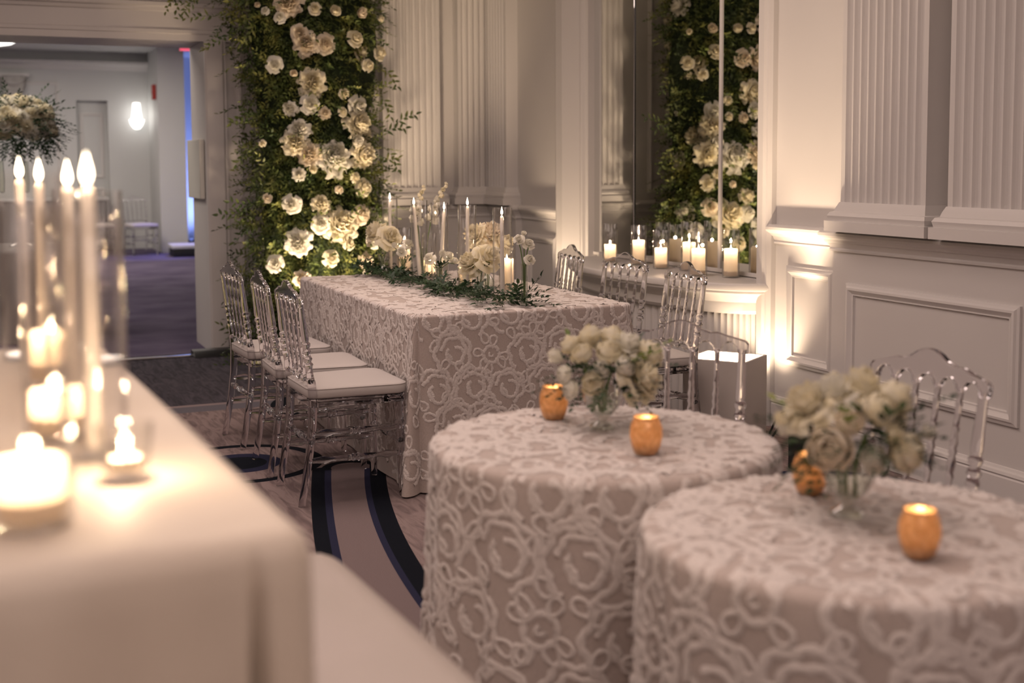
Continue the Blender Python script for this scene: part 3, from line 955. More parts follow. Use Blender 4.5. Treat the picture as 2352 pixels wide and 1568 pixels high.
chair('clear chair nearest the camera on the left side of the long table', 1.452, 5.265, .02)
chair('middle of the three clear chairs on the left side of the long table', 1.445, 5.800, -.03)
chair('clear chair on the left of the long table, farthest back by the doorway', 1.425, 6.43, .05)
chair('clear chair at the right front corner of the long table, before the fluted apron', 2.99, 5.36, PI - .06)
chair('middle clear chair on the right side of the long table below the ledge candles', 3.03, 6.02, PI + .12)
chair('farthest clear chair on the right side of the long table near the white casing', 3.05, 6.80, PI - .10)
chair('clear chair behind the posy on the round table nearer the long table', 1.868, 3.174, math.atan2(-.80, -.62))
chair('clear chair alone by the right wall behind the nearest round table', 2.06, 2.56, PI + .05)
chair('small clear chair far back in the hall under the wall sconce', 2.35, 20.4, -1.3)
chair('small clear chair far back in the hall, left of another clear chair', 1.75, 20.6, -1.5)


# ------------------------------------------------------------------ candles and their glass
FL_PROF = [(0, 0), (.0032, .002), (.0050, .007), (.0052, .011), (.0042, .017), (.0024, .024), (.0009, .030), (0, .034)]


def flame_mesh(k):
    return MB().lathe([(r * k, z * k) for r, z in FL_PROF], 12).mesh('flame', angle=80)


FLAME_T, FLAME_P = flame_mesh(1.15), flame_mesh(1.0)
CANDLE_COL = (1.0, .70, .44)


def glass_cylinder(label, x, y, z, r, h, group, m='clear_glass'):
    o = thing('glass_cylinder', label, 'candle glass', (x, y, z), 0, group)
    w = .0028
    mb = MB().lathe([(0, 0), (r * .9, 0), (r, .004), (r, h - .001), (r - w / 2, h), (r - w, h - .001), (r - w, .010), (0, .010)], 40, cap=False)
    link('glass_wall', mb.mesh('glass_wall', angle=60), m, o)
    return o


def pillar(label, x, y, z, r, h, group, power=.8, zoff=.0105, well=.84):
    well *= h
    o = thing('pillar_candle', label, 'candle', (x, y, z + zoff), 0, group)
    link('wax', MB().lathe([(0, 0), (r - .003, 0), (r, .003), (r, h - .002), (r - .001, h), (r - .002, h - .001)], 32, cap=False).lathe([(0, h - well), (r - .004, h - well), (r - .001, h - well + .003)], 32, cap=False).mesh('wax', angle=50), 'wax', o)
    link('wick', MB().tube([(0, 0, h - well), (.0005, 0, h - .014), (.001, 0, h - .008)], .0011, 6).mesh('wick'), 'wick', o)
    link('flame', FLAME_P, 'flame', o, (.0005, 0, h - .011))
    point_light('candle_light', (0, 0, h + .008), power, CANDLE_COL, .008, o)
    return o


def taper(label, x, y, z, h, group, lean=(0, 0), r=.0102, power=.8, zoff=.012):
    o = thing('taper_candle', label, 'candle', (x, y, z + zoff), 0, group)
    t = Vector((lean[0], lean[1], h))
    link('wax', MB().turned((0, 0, 0), t, [(0, r * 1.15), (.02, r * 1.15), (.97, r * .82), (.99, r * .6), (1, r * .25)], 14).mesh('wax', angle=50), 'taper_wax', o)
    link('wick', MB().tube([t * .995, t + Vector((0, 0, .010))], .0011, 6).mesh('wick'), 'wick', o)
    link('flame', FLAME_T, 'flame', o, tuple(t + Vector((0, 0, .003))))
    point_light('candle_light', tuple(t + Vector((0, 0, .02))), power, CANDLE_COL, .008, o)
    return o


LZ = .7755
GL, GP = 'glass cylinders on the ledge', 'pillar candles on the ledge'
for (x, y, h, ch, w) in ((3.835, 7.30, .255, .108, 'leftmost on the ledge, nearest the white casing'), (3.90, 7.03, .255, .150, 'second from the left on the ledge'),
                         (3.885, 6.72, .240, .118, 'third from the left on the ledge, shorter than its neighbours'), (3.955, 6.50, .300, .165, 'tallest on the ledge, close against the mirror'),
                         (3.83, 6.19, .255, .150, 'large and near the front at the right half of the ledge'), (3.945, 6.03, .275, .155, 'rightmost on the ledge beside the mirror joint strip')):
    glass_cylinder('clear glass candle cylinder ' + w, x, y, LZ, .050, h, GL)
    pillar('lit white pillar candle ' + w, x, y, LZ, .039, ch, GP, 1.9)

GT, GTC = 'tall glass cylinders on the long table', 'taper candles on the long table'
for (x, y, h, th, lean, w) in ((2.222, 7.00, .460, .425, (0, 0), 'at the far end of the long table'), (2.205, 6.42, .450, .412, (-.028, .01), 'leaning left, second from the far end'),
                               (2.205, 6.10, .445, .395, (.030, .01), 'leaning right amid the long table'), (2.255, 5.83, .440, .425, (.002, 0), 'second from the near end of the long table'),
                               (2.265, 5.40, .440, .392, (0, .004), 'nearest the front of the long table')):
    glass_cylinder('tall clear glass cylinder around the taper ' + w, x, y, TOP, .0455, h, GT)
    taper('lit ivory taper candle ' + w, x, y, TOP, th, GTC, lean, power=1.6)
GS, GSC = 'short glass cylinders on the long table', 'pillar candles on the long table'
for (x, y, h, ch, w) in ((2.330, 6.06, .275, .120, 'between blooms in the middle of the long table'), (2.44, 5.76, .225, .160, 'behind the nearest taper on the long table'),
                         (2.36, 6.70, .255, .085, 'low and glowing toward the far end of the long table'), (2.32, 7.03, .270, .155, 'beside the farthest taper on the long table')):
    glass_cylinder('short clear glass cylinder ' + w, x, y, TOP, .041, h, GS)
    pillar('lit white pillar candle ' + w, x, y, TOP, .034, ch, GSC, 1.7)

GB, GBC = 'glass cylinders on the bar', 'candles on the bar'
BZ = BTOP + .001
for (x, y, h, ch, r, w) in ((.040, 1.345, .36, .058, .042, 'large and blurred at the front corner of the bar'), (.088, 1.775, .30, .055, .042, 'just behind the front pillar on the bar'),
                            (.104, 2.215, .30, .080, .042, 'halfway back on the bar'), (-.055, 2.05, .28, .09, .045, 'at the left picture edge, far along the bar')):
    glass_cylinder('clear glass cylinder ' + w, x, y, BZ, r, h, GB, 'hazy_glass')
    pillar('lit cream pillar candle ' + w, x, y, BZ, r * .82, ch, GBC, 1.8, well=.7)
for (x, y, h, th, w) in ((.126, 1.640, .30, .330, 'nearest of the tapers on the bar'), (.130, 2.066, .30, .322, 'second taper on the bar, just behind the nearest'),
                         (.103, 2.404, .30, .325, 'far taper in the middle of the bar row'), (.074, 2.53, .30, .33, 'leftmost taper on the bar')):
    glass_cylinder('tall clear glass cylinder around the ' + w, x, y, BZ, .041, h, GB, 'hazy_glass')
    taper('lit ivory taper candle, ' + w, x, y, BZ, th, GBC, (0, 0), power=1.7)
glass_cylinder('tall empty glass cylinder at the far right corner of the bar', .205, 2.40, BZ, .040, .320, GB, 'hazy_glass')
glass_cylinder('tall empty glass cylinder behind the far pillar on the bar', .175, 2.60, BZ, .042, .32, GB, 'hazy_glass')
# clear votive in front on the bar
vg = thing('tea_light_holder', 'small clear glass votive with a tea light on the bar', 'votive', (.148, 1.50, BZ))
link('glass_cup', MB().lathe([(0, 0), (.020, 0), (.024, .004), (.030, .030), (.033, .065), (.0325, .066), (.0315, .065), (.028, .03), (.022, .012), (0, .011)], 32, cap=False).mesh('glass_cup', angle=60), 'clear_glass', vg)
link('tea_light', MB().lathe([(0, .012), (.018, .012), (.019, .014), (.019, .026), (.016, .026), (0, .024)], 24, cap=False).mesh('tea_light', angle=50), 'wax', vg)
link('flame', FLAME_P, 'flame', vg, (0, 0, .026)); point_light('candle_light', (0, 0, .05), 1.4, CANDLE_COL, .008, vg)


def gold_votive_thing(label, x, y, z, h):
    o = thing('gold_votive', label, 'votive', (x, y, z), 0, 'mottled gold votives')
    k = h / .085
    prof = [(0, 0), (.024, 0), (.028, .004), (.034, .022), (.0375, .042), (.0365, .060), (.032, .074), (.0285, .080), (.0295, .085), (.028, .0855), (.027, .080), (.030, .073), (.0345, .06), (.0355, .042), (.032, .022), (.026, .007), (0, .006)]
    link('glass_cup', MB().lathe([(r * k, zz * k) for r, zz in prof], 40, cap=False).mesh('glass_cup', angle=60), 'mercury_gold', o)
    link('tea_light', MB().lathe([(0, .007), (.020, .007), (.020, .034), (.017, .034), (0, .032)], 20, cap=False).mesh('tea_light', angle=50), 'wax', o)
    link('flame', FLAME_P, 'flame', o, (0, 0, .036)); point_light('candle_light', (.0, 0, .060), .32, (1, .62, .3), .008, o)
    return o


gold_votive_thing('gold mottled votive left of the posy on the farther round table', 1.374, 2.932, RTOP, .086)
gold_votive_thing('gold mottled votive in front of the posy on the farther round table', 1.402, 2.489, RTOP, .086)
gold_votive_thing('gold mottled votive half hidden left of the posy on the nearest round table', 1.535, 2.05, RTOP, .080)
gold_votive_thing('gold mottled votive alone at the front of the nearest round table', 1.457, 1.640, RTOP, .080)


# ------------------------------------------------------------------ flowers
def rose_mesh(name, seed, layers, ruffle=.05):
    """unit rose, about 1 across, opening towards +z; layers = (petals, belly radius, height, tip flare, half width)"""
    rg = random.Random(seed); mb = MB()
    for (m, R, H, tip, wdt) in layers:
        off = rg.uniform(0, 6)
        for p in range(m):
            th = off + 2 * PI * p / m + rg.uniform(-.18, .18); nu, nv = 6, 5; P = []
            kr = rg.uniform(.90, 1.10); kh = rg.uniform(.88, 1.10); ph = rg.uniform(0, 6); lean = rg.uniform(-.12, .12); tp = tip + rg.uniform(-.03, .04)
            for j in range(nv + 1):
                v = j / nv; row = []
                for i in range(nu + 1):
                    u = 2 * i / nu - 1
                    wv = wdt * math.sin(min(1, v * 1.15 + .15) * PI * .62)
                    rr = R * kr * (.20 + .80 * math.sin(min(1, v * 1.15) * PI * .5)) + tp * v ** 3
                    zz = -.34 + H * kh * v ** .95 - max(0, tp) * .9 * v ** 4 - .16 * H * u * u * v * v - .05 * (1 - abs(u)) * (v == 1)
                    k = ruffle * math.sin(u * 4.2 + ph) * v * v
                    a = th + u * wv + lean * v
                    row.append(((rr + k) * math.cos(a), (rr + k) * math.sin(a), zz + k * .6))
                P.append(row)
            mb.grid(P)
    return mb.mesh(name, angle=180, recalc=False)


PEONY = rose_mesh('bloom', 1, [(3, .10, .66, -.06, 1.3), (4, .16, .68, -.05, 1.0), (5, .22, .66, -.03, .80), (6, .29, .60, .0, .66), (6, .35, .50, .07, .60), (7, .39, .36, .15, .56), (5, .40, .22, .22, .52)], .06)
ROSE = rose_mesh('bloom', 2, [(2, .07, .70, -.04, 1.6), (3, .12, .70, -.05, 1.2), (4, .19, .68, -.04, .95), (5, .27, .62, .02, .78), (5, .35, .50, .12, .70), (5, .40, .34, .20, .62)], .025)
BUDR = rose_mesh('bloom', 3, [(2, .08, .82, -.04, 1.6), (3, .15, .82, -.05, 1.2), (4, .24, .78, -.02, .95), (5, .33, .66, .06, .80)], .02)
GLOBE = rose_mesh('bloom', 4, [(2, .10, .70, -.07, 1.6), (3, .20, .74, -.13, 1.2), (4, .30, .74, -.16, 1.0), (5, .39, .66, -.14, .90), (5, .45, .52, -.05, .85)], .02)
BLOOMS = {}
for nm, me in (('peony', PEONY), ('rose', ROSE), ('bud', BUDR), ('globe', GLOBE)):
    for c in ('petal_cream', 'petal_white', 'petal_blush'):
        k = me.copy(); k.materials.clear(); k.materials.append(MATS[c]); BLOOMS[nm, c] = k


def bloom(parent, p, dirv, size, kind='rose', c='petal_cream', name='bloom', spin=None):
    q = Vector(dirv).to_track_quat('Z', 'Y').to_matrix().to_4x4() @ Matrix.Rotation(spin if spin is not None else random.uniform(0, 6), 4, 'Z')
    o = link(name, BLOOMS[kind, c], None, parent)
    o.matrix_local = Matrix.Translation(p) @ q @ Matrix.Scale(size, 4)
    return o


def leaf_arrays(L, w, fold=.25, bend=.2):
    """one leaf along +y: 4 stations, left / centre / right"""
    st = [(0, 0), (.28, .85), (.62, .8), (1, 0)]; V = []
    for t, k in st:
        z = -bend * L * t * t
        V += [(-w * k, L * t, z + fold * w * k), (0, L * t, z), (w * k, L * t, z + fold * w * k)]
    F = []
    for j in range(3):
        F += [(3 * j, 3 * j + 1, 3 * j + 4, 3 * j + 3), (3 * j + 1, 3 * j + 2, 3 * j + 5, 3 * j + 4)]
    return np.array(V), np.array(F)


def sprig_arrays(seed, n=11, length=.26, L=.062, w=.011, droop=.25):
    """a leafy twig growing along +y"""
    rg = random.Random(seed); VV = []; FF = []; base = 0
    pts = [Vector((.012 * math.sin(t * 4 + seed), length * t, -droop * length * t * t)) for t in np.linspace(0, 1, 6)]
    mb = MB().tube(pts, [.0022, .002, .0018, .0015, .0012, .0009], 3, cap=False)
    VV.append(np.array(mb.v)); FF.append(np.array(mb.f)); base = len(mb.v)
    for i in range(n):
        t = .12 + .88 * i / (n - 1); k = min(4.999, t * 5); a = int(k); p = pts[a].lerp(pts[a + 1], k - a)
        lv, lf = leaf_arrays(L * rg.uniform(.75, 1.15) * (1 - .25 * t), w * rg.uniform(.8, 1.2), rg.uniform(.1, .5), rg.uniform(0, .5))
        side = 1 if i % 2 else -1
        if i == n - 1: ang = 0
        else: ang = side * rg.uniform(.6, 1.15)
        R = (Matrix.Rotation(-ang, 3, 'Z') @ Matrix.Rotation(rg.uniform(-.5, .6), 3, 'X') @ Matrix.Rotation(rg.uniform(-.7, .7), 3, 'Y'))
        lv = lv @ np.array(R).T + np.array(p)
        VV.append(lv); FF.append(lf + base); base += len(lv)
    return np.concatenate(VV), np.concatenate(FF)


SPRIGS = [sprig_arrays(s, n, ln, L, w) for s, n, ln, L, w in ((1, 11, .26, .062, .0105), (2, 13, .30, .056, .0085), (3, 9, .22, .070, .0125), (4, 12, .28, .050, .012))]
SPRIG_ME = {}


def sprig_mesh(i, m):
    if (i, m) not in SPRIG_ME:
        me = np_mesh('leaf_sprig', *SPRIGS[i]); me.materials.append(MATS[m]); SPRIG_ME[i, m] = me
    return SPRIG_ME[i, m]


def frame_from(y, up, p, s):
    y = Vector(y).normalized(); x = y.cross(Vector(up))
    if x.length < 1e-4: x = Vector((1, 0, 0))
    x.normalize(); z = x.cross(y)
    Mx = Matrix.Identity(4)
    for i, v in enumerate((x, y, z)):
        for j in range(3): Mx[j][i] = v[j] * s
    Mx.translation = Vector(p)
    return Mx


def merged_sprigs(name, frames, m, parent):
    VV = []; FF = []; base = 0
    for (Mx, k) in frames:
        v, f = SPRIGS[k]; A = np.array(Mx)
        VV.append(v @ A[:3, :3].T + A[:3, 3]); FF.append(f + base); base += len(v)
    o = link(name, np_mesh(name, np.concatenate(VV), np.concatenate(FF)), m, parent)
    return tag(o, kind='stuff')


# the flower-covered column beside the doorway
colm = thing('flower_column', 'tall column of olive greenery covered in white and cream roses by the doorway', 'flower column', (2.30, 9.06, 0))
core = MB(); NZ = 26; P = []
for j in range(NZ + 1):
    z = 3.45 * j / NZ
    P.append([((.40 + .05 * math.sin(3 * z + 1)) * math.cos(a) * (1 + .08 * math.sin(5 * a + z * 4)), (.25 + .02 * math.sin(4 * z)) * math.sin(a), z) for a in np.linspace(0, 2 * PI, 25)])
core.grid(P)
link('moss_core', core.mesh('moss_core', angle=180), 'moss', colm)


def col_shape(z):
    """half width and centre shift of the column at height z"""
    return .47 + .05 * math.sin(2.3 * z + .6) + (.10 if z > 2.2 else 0) * (z - 2.2), -.03 - .07 * max(0, z - 1.9)


frames = []; solo = []
rg = random.Random(21)
for i in range(3000):
    z = rg.uniform(.0, 3.4); a = rg.uniform(0, 2 * PI) if rg.random() < .35 else rg.uniform(PI * .95, 2.15 * PI)
    hw, sh = col_shape(z); k = rg.uniform(.70, 1.0)
    p = Vector((sh + hw * k * math.cos(a), .30 * k * math.sin(a), z))
    out = Vector((math.cos(a), .8 * math.sin(a), 0)).normalized()
    d = out * rg.uniform(.15, .8) + Vector((rg.uniform(-.7, .7), rg.uniform(-.3, .3), rg.uniform(-.9, .65)))
    Mx = frame_from(d, out + Vector((0, 0, .6)), p, rg.uniform(.50, .84)); kk = rg.randrange(4)
    front = math.sin(a) < -.25 and k > .86
    if front and len(solo) < 270: solo.append((Mx, kk))
    else: frames.append((Mx, kk))
for i in range(44):       # leaf tips trailing from the head over the door header and stray tendrils
    z = rg.uniform(2.35, 3.3); p = Vector((rg.uniform(-1.0, -.45), rg.uniform(-.30, -.05), z + .0))
    if p.x < -.75: p.z = max(p.z, 2.68)
    Mx = frame_from(Vector((rg.uniform(-1, .2), rg.uniform(-.3, .1), rg.uniform(-1, .1))), (0, -1, .3), p, rg.uniform(.6, 1.0)); frames.append((Mx, rg.randrange(4)))
for (x, z, dx, dz) in ((.60, 1.66, .9, .25), (.70, 1.72, .9, .5), (.62, 1.55, .6, -.8), (.58, 1.95, .5, -.8), (-.58, 1.15, -1, .1), (-.66, 1.10, -1, -.1), (-.60, 1.85, -.7, -.6), (-.62, 1.60, -.5, -.9), (-.55, 1.45, -.3, -1), (.60, 2.15, .6, -.6)):
    frames.append((frame_from(Vector((dx, -.2, dz)), (0, -1, .2), (x - .12 * (1 if x > 0 else -1), -.12, z), .85), 2))
merged_sprigs('foliage', frames, 'leaf_olive', colm)
for Mx, kk in solo:
    o = link('leaf_sprig', sprig_mesh(kk, 'leaf_olive' if rg.random() < .80 else 'leaf_fresh'), None, colm); o.matrix_local = Mx @ Matrix.Scale(1.25, 4)
CF = [(2.107, 8.697, 2.351, 0.099), (2.151, 8.692, 2.276, 0.139), (2.292, 8.693, 2.272, 0.118), (2.534, 8.738, 2.33, 0.101), (2.74, 8.829, 2.238, 0.09), (2.364, 8.7, 2.503, 0.094), (2.566, 8.747, 2.505, 0.095), (2.037, 8.71, 2.56, 0.154), (1.936, 8.737, 2.123, 0.098), (2.063, 8.703, 2.063, 0.062), (2.192, 8.69, 2.004, 0.155), (2.174, 8.691, 1.851, 0.111), (2.034, 8.707, 1.82, 0.08), (2.545, 8.744, 1.843, 0.12), (2.419, 8.711, 1.803, 0.056), (2.094, 8.697, 1.677, 0.123), (2.065, 8.701, 1.585, 0.148), (2.554, 8.747, 1.725, 0.158), (2.519, 8.737, 1.593, 0.107), (2.164, 8.691, 1.502, 0.13), (2.353, 8.701, 1.484, 0.2), (2.59, 8.762, 1.493, 0.159), (2.085, 8.697, 1.365, 0.074), (2.184, 8.69, 1.392, 0.068), (2.512, 8.736, 1.333, 0.057), (2.587, 8.762, 1.262, 0.108), (2.379, 8.705, 1.253, 0.05), (2.03, 8.705, 1.147, 0.111), (2.24, 8.691, 1.153, 0.105), (2.558, 8.753, 1.057, 0.12), (2.234, 8.691, 1.005, 0.112), (2.395, 8.709, 1.006, 0.2), (2.073, 8.698, 0.878, 0.148), (2.314, 8.697, 0.758, 0.1), (1.911, 8.736, 0.736, 0.104), (2.673, 8.803, 0.877, 0.102), (2.601, 8.771, 0.73, 0.089), (1.84, 8.791, 2.534, 0.049), (1.883, 8.765, 2.5, 0.049), (2.008, 8.713, 1.841, 0.049), (2.428, 8.712, 1.933, 0.063), (2.735, 8.824, 2.48, 0.058), (1.867, 8.759, 1.195, 0.055), (2.283, 8.693, 1.792, 0.068), (1.977, 8.725, 2.454, 0.068), (2.217, 8.69, 2.52, 0.074), (2.089, 8.695, 0.621, 0.092), (2.451, 8.722, 0.856, 0.075), (2.756, 8.85, 1.033, 0.071), (2.633, 8.776, 2.143, 0.076), (1.847, 8.774, 1.577, 0.043)]
for (x, y, z, s) in CF:
    p = Vector((x - 2.30, y - 9.06 - .035, z)); d = Vector((p.x * .9, -.75, rg.uniform(-.12, .22)))
    kind = 'peony' if s > .13 else rg.choice(('rose', 'rose', 'peony', 'bud')); c = rg.choice(('petal_cream', 'petal_cream', 'petal_white', 'petal_blush'))
    bloom(colm, p, d, s * 1.12, kind, c, 'rose_bloom')
for i in range(26):        # the side that the mirror sees
    z = .5 + 2.7 * (i + rg.random()) / 26; a = rg.uniform(-.75, .6); hw, sh = col_shape(z)
    p = Vector((sh + hw * 1.0 * math.cos(a), .34 * math.sin(a), z))
    bloom(colm, p, (math.cos(a), math.sin(a), rg.uniform(-.1, .3)), rg.uniform(.07, .16), rg.choice(('rose', 'peony')), rg.choice(('petal_cream', 'petal_white')), 'rose_bloom')

# greenery runner along the long table
runner = thing('greenery_runner', 'dark green leafy garland lying along the middle of the long table', 'garland', (2.20, 6.15, TOP))
for i in range(190):
    t = rg.random(); y = -1.0 + 2.07 * t; x = -.045 - .05 * t + rg.gauss(0, .045) + (.10 if y < -.85 else 0)
    y = max(y, -.93)
    a = rg.uniform(0, 2 * PI); d = Vector((math.cos(a), math.sin(a) - .2, rg.uniform(.02, .50)))
    if abs(x) > .10: d.x = -abs(d.x) if x > 0 else abs(d.x) * .3
    Mx = frame_from(d, (0, 0, 1), (x, y, .012 + rg.uniform(0, .030)), rg.uniform(.42, .68))
    o = link('leaf_sprig', sprig_mesh(rg.choice((0, 2, 2, 3)), 'leaf_dark'), None, runner); o.matrix_local = Mx
for (x, y, dx, dy, dz) in ((.03, -.93, .6, -.6, .10), (.09, -.95, .9, -.4, .12), (-.02, -.93, -.6, -.7, .08), (.10, -.92, .3, -.2, .9), (.05, -.92, -.1, -.5, .7), (.0, -.84, -.7, -.3, .6)):
    o = link('leaf_sprig', sprig_mesh(2, 'leaf_dark'), None, runner); o.matrix_local = frame_from((dx, dy, dz), (0, 0, 1), (x, y, .014), .62)

VASE_P = [(0, 0), (.020, 0), (.028, .006), (.033, .020), (.031, .036), (.022, .050), (.013, .064), (.011, .074), (.014, .090), (.024, .112), (.031, .122), (.0300, .1225), (.022, .110), (.012, .090), (.009, .074), (.011, .064), (.020, .049), (.029, .036), (.031, .020), (.026, .008), (0, .006)]
TUBE_P = [(0, 0), (.018, 0), (.020, .003), (.017, .05), (.0155, .10), (.017, .17), (.0185, .20), (.0175, .2005), (.015, .17), (.0135, .10), (.015, .05), (.017, .008), (0, .007)]


def bud_vase(label, x, y, prof, k, blooms, leaves=3):
    o = thing('bud_vase', label, 'vase of flowers', (x, y, TOP), 0, 'bud vases on the long table')
    link('vase', MB().lathe([(r * k, z * k) for r, z in prof], 32, cap=False).mesh('vase', angle=60), 'vase_glass', o)
    top = max(z for r, z in prof) * k
    for (dx, dy, dz, s, kind, c) in blooms:
        q = Vector((dx, dy, dz)); b = Vector((dx * .08, dy * .08, .012)); mid = Vector((dx * .18, dy * .18, top * .92))
        link('stem', MB().tube([b, mid, mid.lerp(q, .55) + Vector((0, 0, .008)), q - Vector((0, 0, s * .25))], .0024, 6).mesh('stem'), 'stem_green', o)
        bloom(o, q, Vector((dx * 1.3 - .035, dy * 1.3 - .085, .075)), s, kind, c)
    for i in range(leaves):
        a = rg.uniform(0, 6)
        l = link('leaf_sprig', sprig_mesh(2, 'leaf_dark'), None, o); l.matrix_local = frame_from((math.cos(a), math.sin(a), .9), (0, 0, 1), (0, 0, top * .9), .32)
    return o


W_, C_ = 'petal_white', 'petal_cream'
bud_vase('hourglass bud vase of small white blooms toward the far end of the long table', 2.175, 6.62, VASE_P, .98, ((-.02, -.03, .165, .055, 'rose', W_), (.03, -.01, .205, .058, 'rose', W_), (.055, -.05, .150, .045, 'bud', W_), (-.04, .02, .19, .045, 'bud', W_)))
bud_vase('low vase with two large cream roses at the far end of the long table', 2.13, 6.86, VASE_P, 1.05, ((-.03, .06, .265, .135, 'peony', C_), (.035, -.06, .235, .135, 'rose', C_)), 2)
bud_vase('hourglass bud vase with four white blooms and leaves in the middle of the long table', 2.17, 6.02, VASE_P, 1.0, ((-.055, .0, .165, .06, 'rose', W_), (.01, -.02, .185, .05, 'bud', W_), (.055, -.01, .175, .058, 'rose', W_), (.075, -.03, .145, .05, 'bud', W_)), 5)
bud_vase('flared vase with an open cream garden rose near the front of the long table', 2.235, 5.62, VASE_P, 1.08, ((-.05, .02, .175, .12, 'peony', C_), (.045, -.03, .200, .135, 'rose', C_), (.10, .05, .215, .06, 'bud', W_)), 4)
bud_vase('vase with full cream garden roses behind the second nearest taper', 2.42, 5.98, VASE_P, 1.2, ((-.06, .03, .285, .125, 'peony', C_), (.03, .0, .295, .14, 'peony', 'petal_blush'), (.09, -.04, .235, .12, 'rose', C_)), 3)
bud_vase('slim tube vase with three white blooms at the front of the long table', 2.29, 5.20, TUBE_P, .95, ((-.028, .0, .305, .048, 'rose', W_), (.018, -.012, .285, .052, 'rose', W_), (.005, .015, .325, .034, 'bud', W_), (.012, -.035, .215, .046, 'rose', W_)), 0)

# snapdragon stems standing behind the tapers
sn = thing('snapdragon_stem', 'two tall pale snapdragon spikes in a tube vase among the tapers', 'flower', (2.27, 6.55, TOP))
link('vase', MB().lathe([(r, z * .9) for r, z in TUBE_P], 28, cap=False).mesh('vase', angle=60), 'vase_glass', sn)
for (dx, dy, h, lx) in ((-.035, .02, .52, .05), (.055, -.02, .535, .08)):
    link('stem', MB().tube([(0, 0, .012), (dx * .4, dy, h * .45), (dx, dy, h * .75), (dx + lx, dy, h)], [.003, .0028, .0025, .0012], 6).mesh('stem'), 'stem_green', sn)
    for i in range(13):
        t = i / 12; zz = h * (.62 + .38 * t); xx = dx * min(1, (.62 + .38 * t) / .75) + lx * max(0, ((.62 + .38 * t) - .75) / .25); a = i * 2.3
        s = .062 * (1 - .70 * t) + .008
        bloom(sn, (xx + .012 * math.cos(a) * (1 - t), dy + .012 * math.sin(a) * (1 - t), zz), (math.cos(a), math.sin(a) - .2, .35), s, 'bud', W_ if t < .6 else C_, 'floret')


# posies on the round tables
RV = np.array(_r); FV = np.array(_fh)


def posy(label, cx, cy, H, blooms, seed, rx, vz):
    o = thing('flower_posy', label, 'vase of flowers', (cx, cy, RTOP), 0, 'posies on the round tables')
    prof = [(0, 0), (.030, 0), (.034, .004), (.030, .010), (.012, .020), (.012, .026), (.024, .036), (.040, .055), (.050, .080), (.054, .105), (.0525, .1055), (.048, .08), (.038, .057), (.022, .04), (0, .034)]
    link('vase', MB().lathe([(r, z * vz) for r, z in prof], 36, cap=False).mesh('vase', angle=60), 'vase_glass', o)
    rr = random.Random(seed)
    for (u, v, w, s, kind, c) in blooms:      # right, up, away, size
        p = Vector(RV * u + FV * w); p.z = H + v
        d = Vector(RV * u * 1.2 + FV * (w * 1.2 - .03)); d.z = v + .075
        bloom(o, p, d, s * 1.05, 'globe' if kind == 'rose' else kind, c)
    fr = []
    for i in range(70):
        a = rr.uniform(0, 2 * PI); e = rr.uniform(-.6, .8); k = rr.uniform(.25, .8)
        d = Vector((math.cos(a) * math.cos(e), math.sin(a) * math.cos(e), math.sin(e)))
        p = Vector((d.x * rx * k, d.y * rx * k, H - .02 + d.z * .05 * k))
        fr.append((frame_from(d + Vector((0, 0, -.1)), (0, 0, 1), p, rr.uniform(.26, .42)), rr.choice((0, 2, 3))))
    merged_sprigs('foliage', fr, 'leaf_dark', o)
    for i in range(7):
        a = rr.uniform(0, 6); b = rr.uniform(.0, .03)
        link('stem', MB().tube([(b * math.cos(a), b * math.sin(a), .042), (.02 * math.cos(a), .02 * math.sin(a), .1 * vz), (.05 * math.cos(a), .05 * math.sin(a), H)], .003, 6).mesh('stem'), 'stem_green', o)
    for i in range(6):
        a = rr.uniform(0, 6); l = link('leaf_sprig', sprig_mesh(rr.choice((2, 3)), 'leaf_fresh' if i % 2 else 'leaf_dark'), None, o)
        l.matrix_local = frame_from((math.cos(a), math.sin(a), rr.uniform(.3, 1.2)), (0, 0, 1), (.05 * math.cos(a), .05 * math.sin(a), H), .5)
    return o


posy('cream and white posy in a footed glass vase on the farther round table', 1.437, 2.775, .150,
     ((.105, -.015, -.045, .105, 'peony', C_), (.120, .035, .02, .09, 'rose', C_), (-.030, -.022, -.075, .070, 'rose', C_), (-.100, -.005, -.05, .055, 'rose', W_), (-.085, -.040, -.06, .058, 'rose', W_),
      (.015, .045, -.03, .085, 'rose', C_), (-.055, .045, -.03, .07, 'rose', C_), (.065, .062, .01, .085, 'peony', W_), (-.010, .012, -.07, .055, 'rose', W_), (.03, .075, .04, .08, 'rose', C_), (-.03, .08, .04, .075, 'rose', C_),
      (-.075, .055, .05, .07, 'rose', C_), (.10, .03, .08, .08, 'rose', C_), (0, .06, .09, .08, 'rose', W_), (-.115, .03, .01, .05, 'bud', W_), (.05, .018, -.065, .06, 'rose', W_)), 31, .10, .95)
posy('fuller cream posy in a footed glass vase on the nearest round table', 1.500, 1.885, .165,
     ((-.055, -.020, -.075, .098, 'rose', 'petal_blush'), (.085, -.028, -.070, .092, 'rose', C_), (.022, -.036, -.085, .062, 'rose', W_), (-.015, .028, -.065, .062, 'rose', 'petal_blush'), (-.085, .060, -.01, .090, 'peony', C_),
      (.045, .045, -.05, .085, 'rose', C_), (.085, .062, -.01, .085, 'rose', C_), (-.035, .078, .0, .080, 'peony', W_), (.030, .085, .02, .085, 'peony', C_), (.142, -.005, -.01, .040, 'bud', 'petal_white'), (-.125, .020, .0, .035, 'bud', C_),
      (-.105, .01, .03, .07, 'rose', W_), (.10, .02, .06, .08, 'rose', C_), (0, .06, .09, .09, 'rose', C_), (-.07, .04, .08, .08, 'rose', C_), (.055, .005, -.085, .05, 'bud', C_)), 47, .105, 1.0)


# ------------------------------------------------------------------ uplights, the box that hides one, cables
WARM = (1.0, .74, .50)


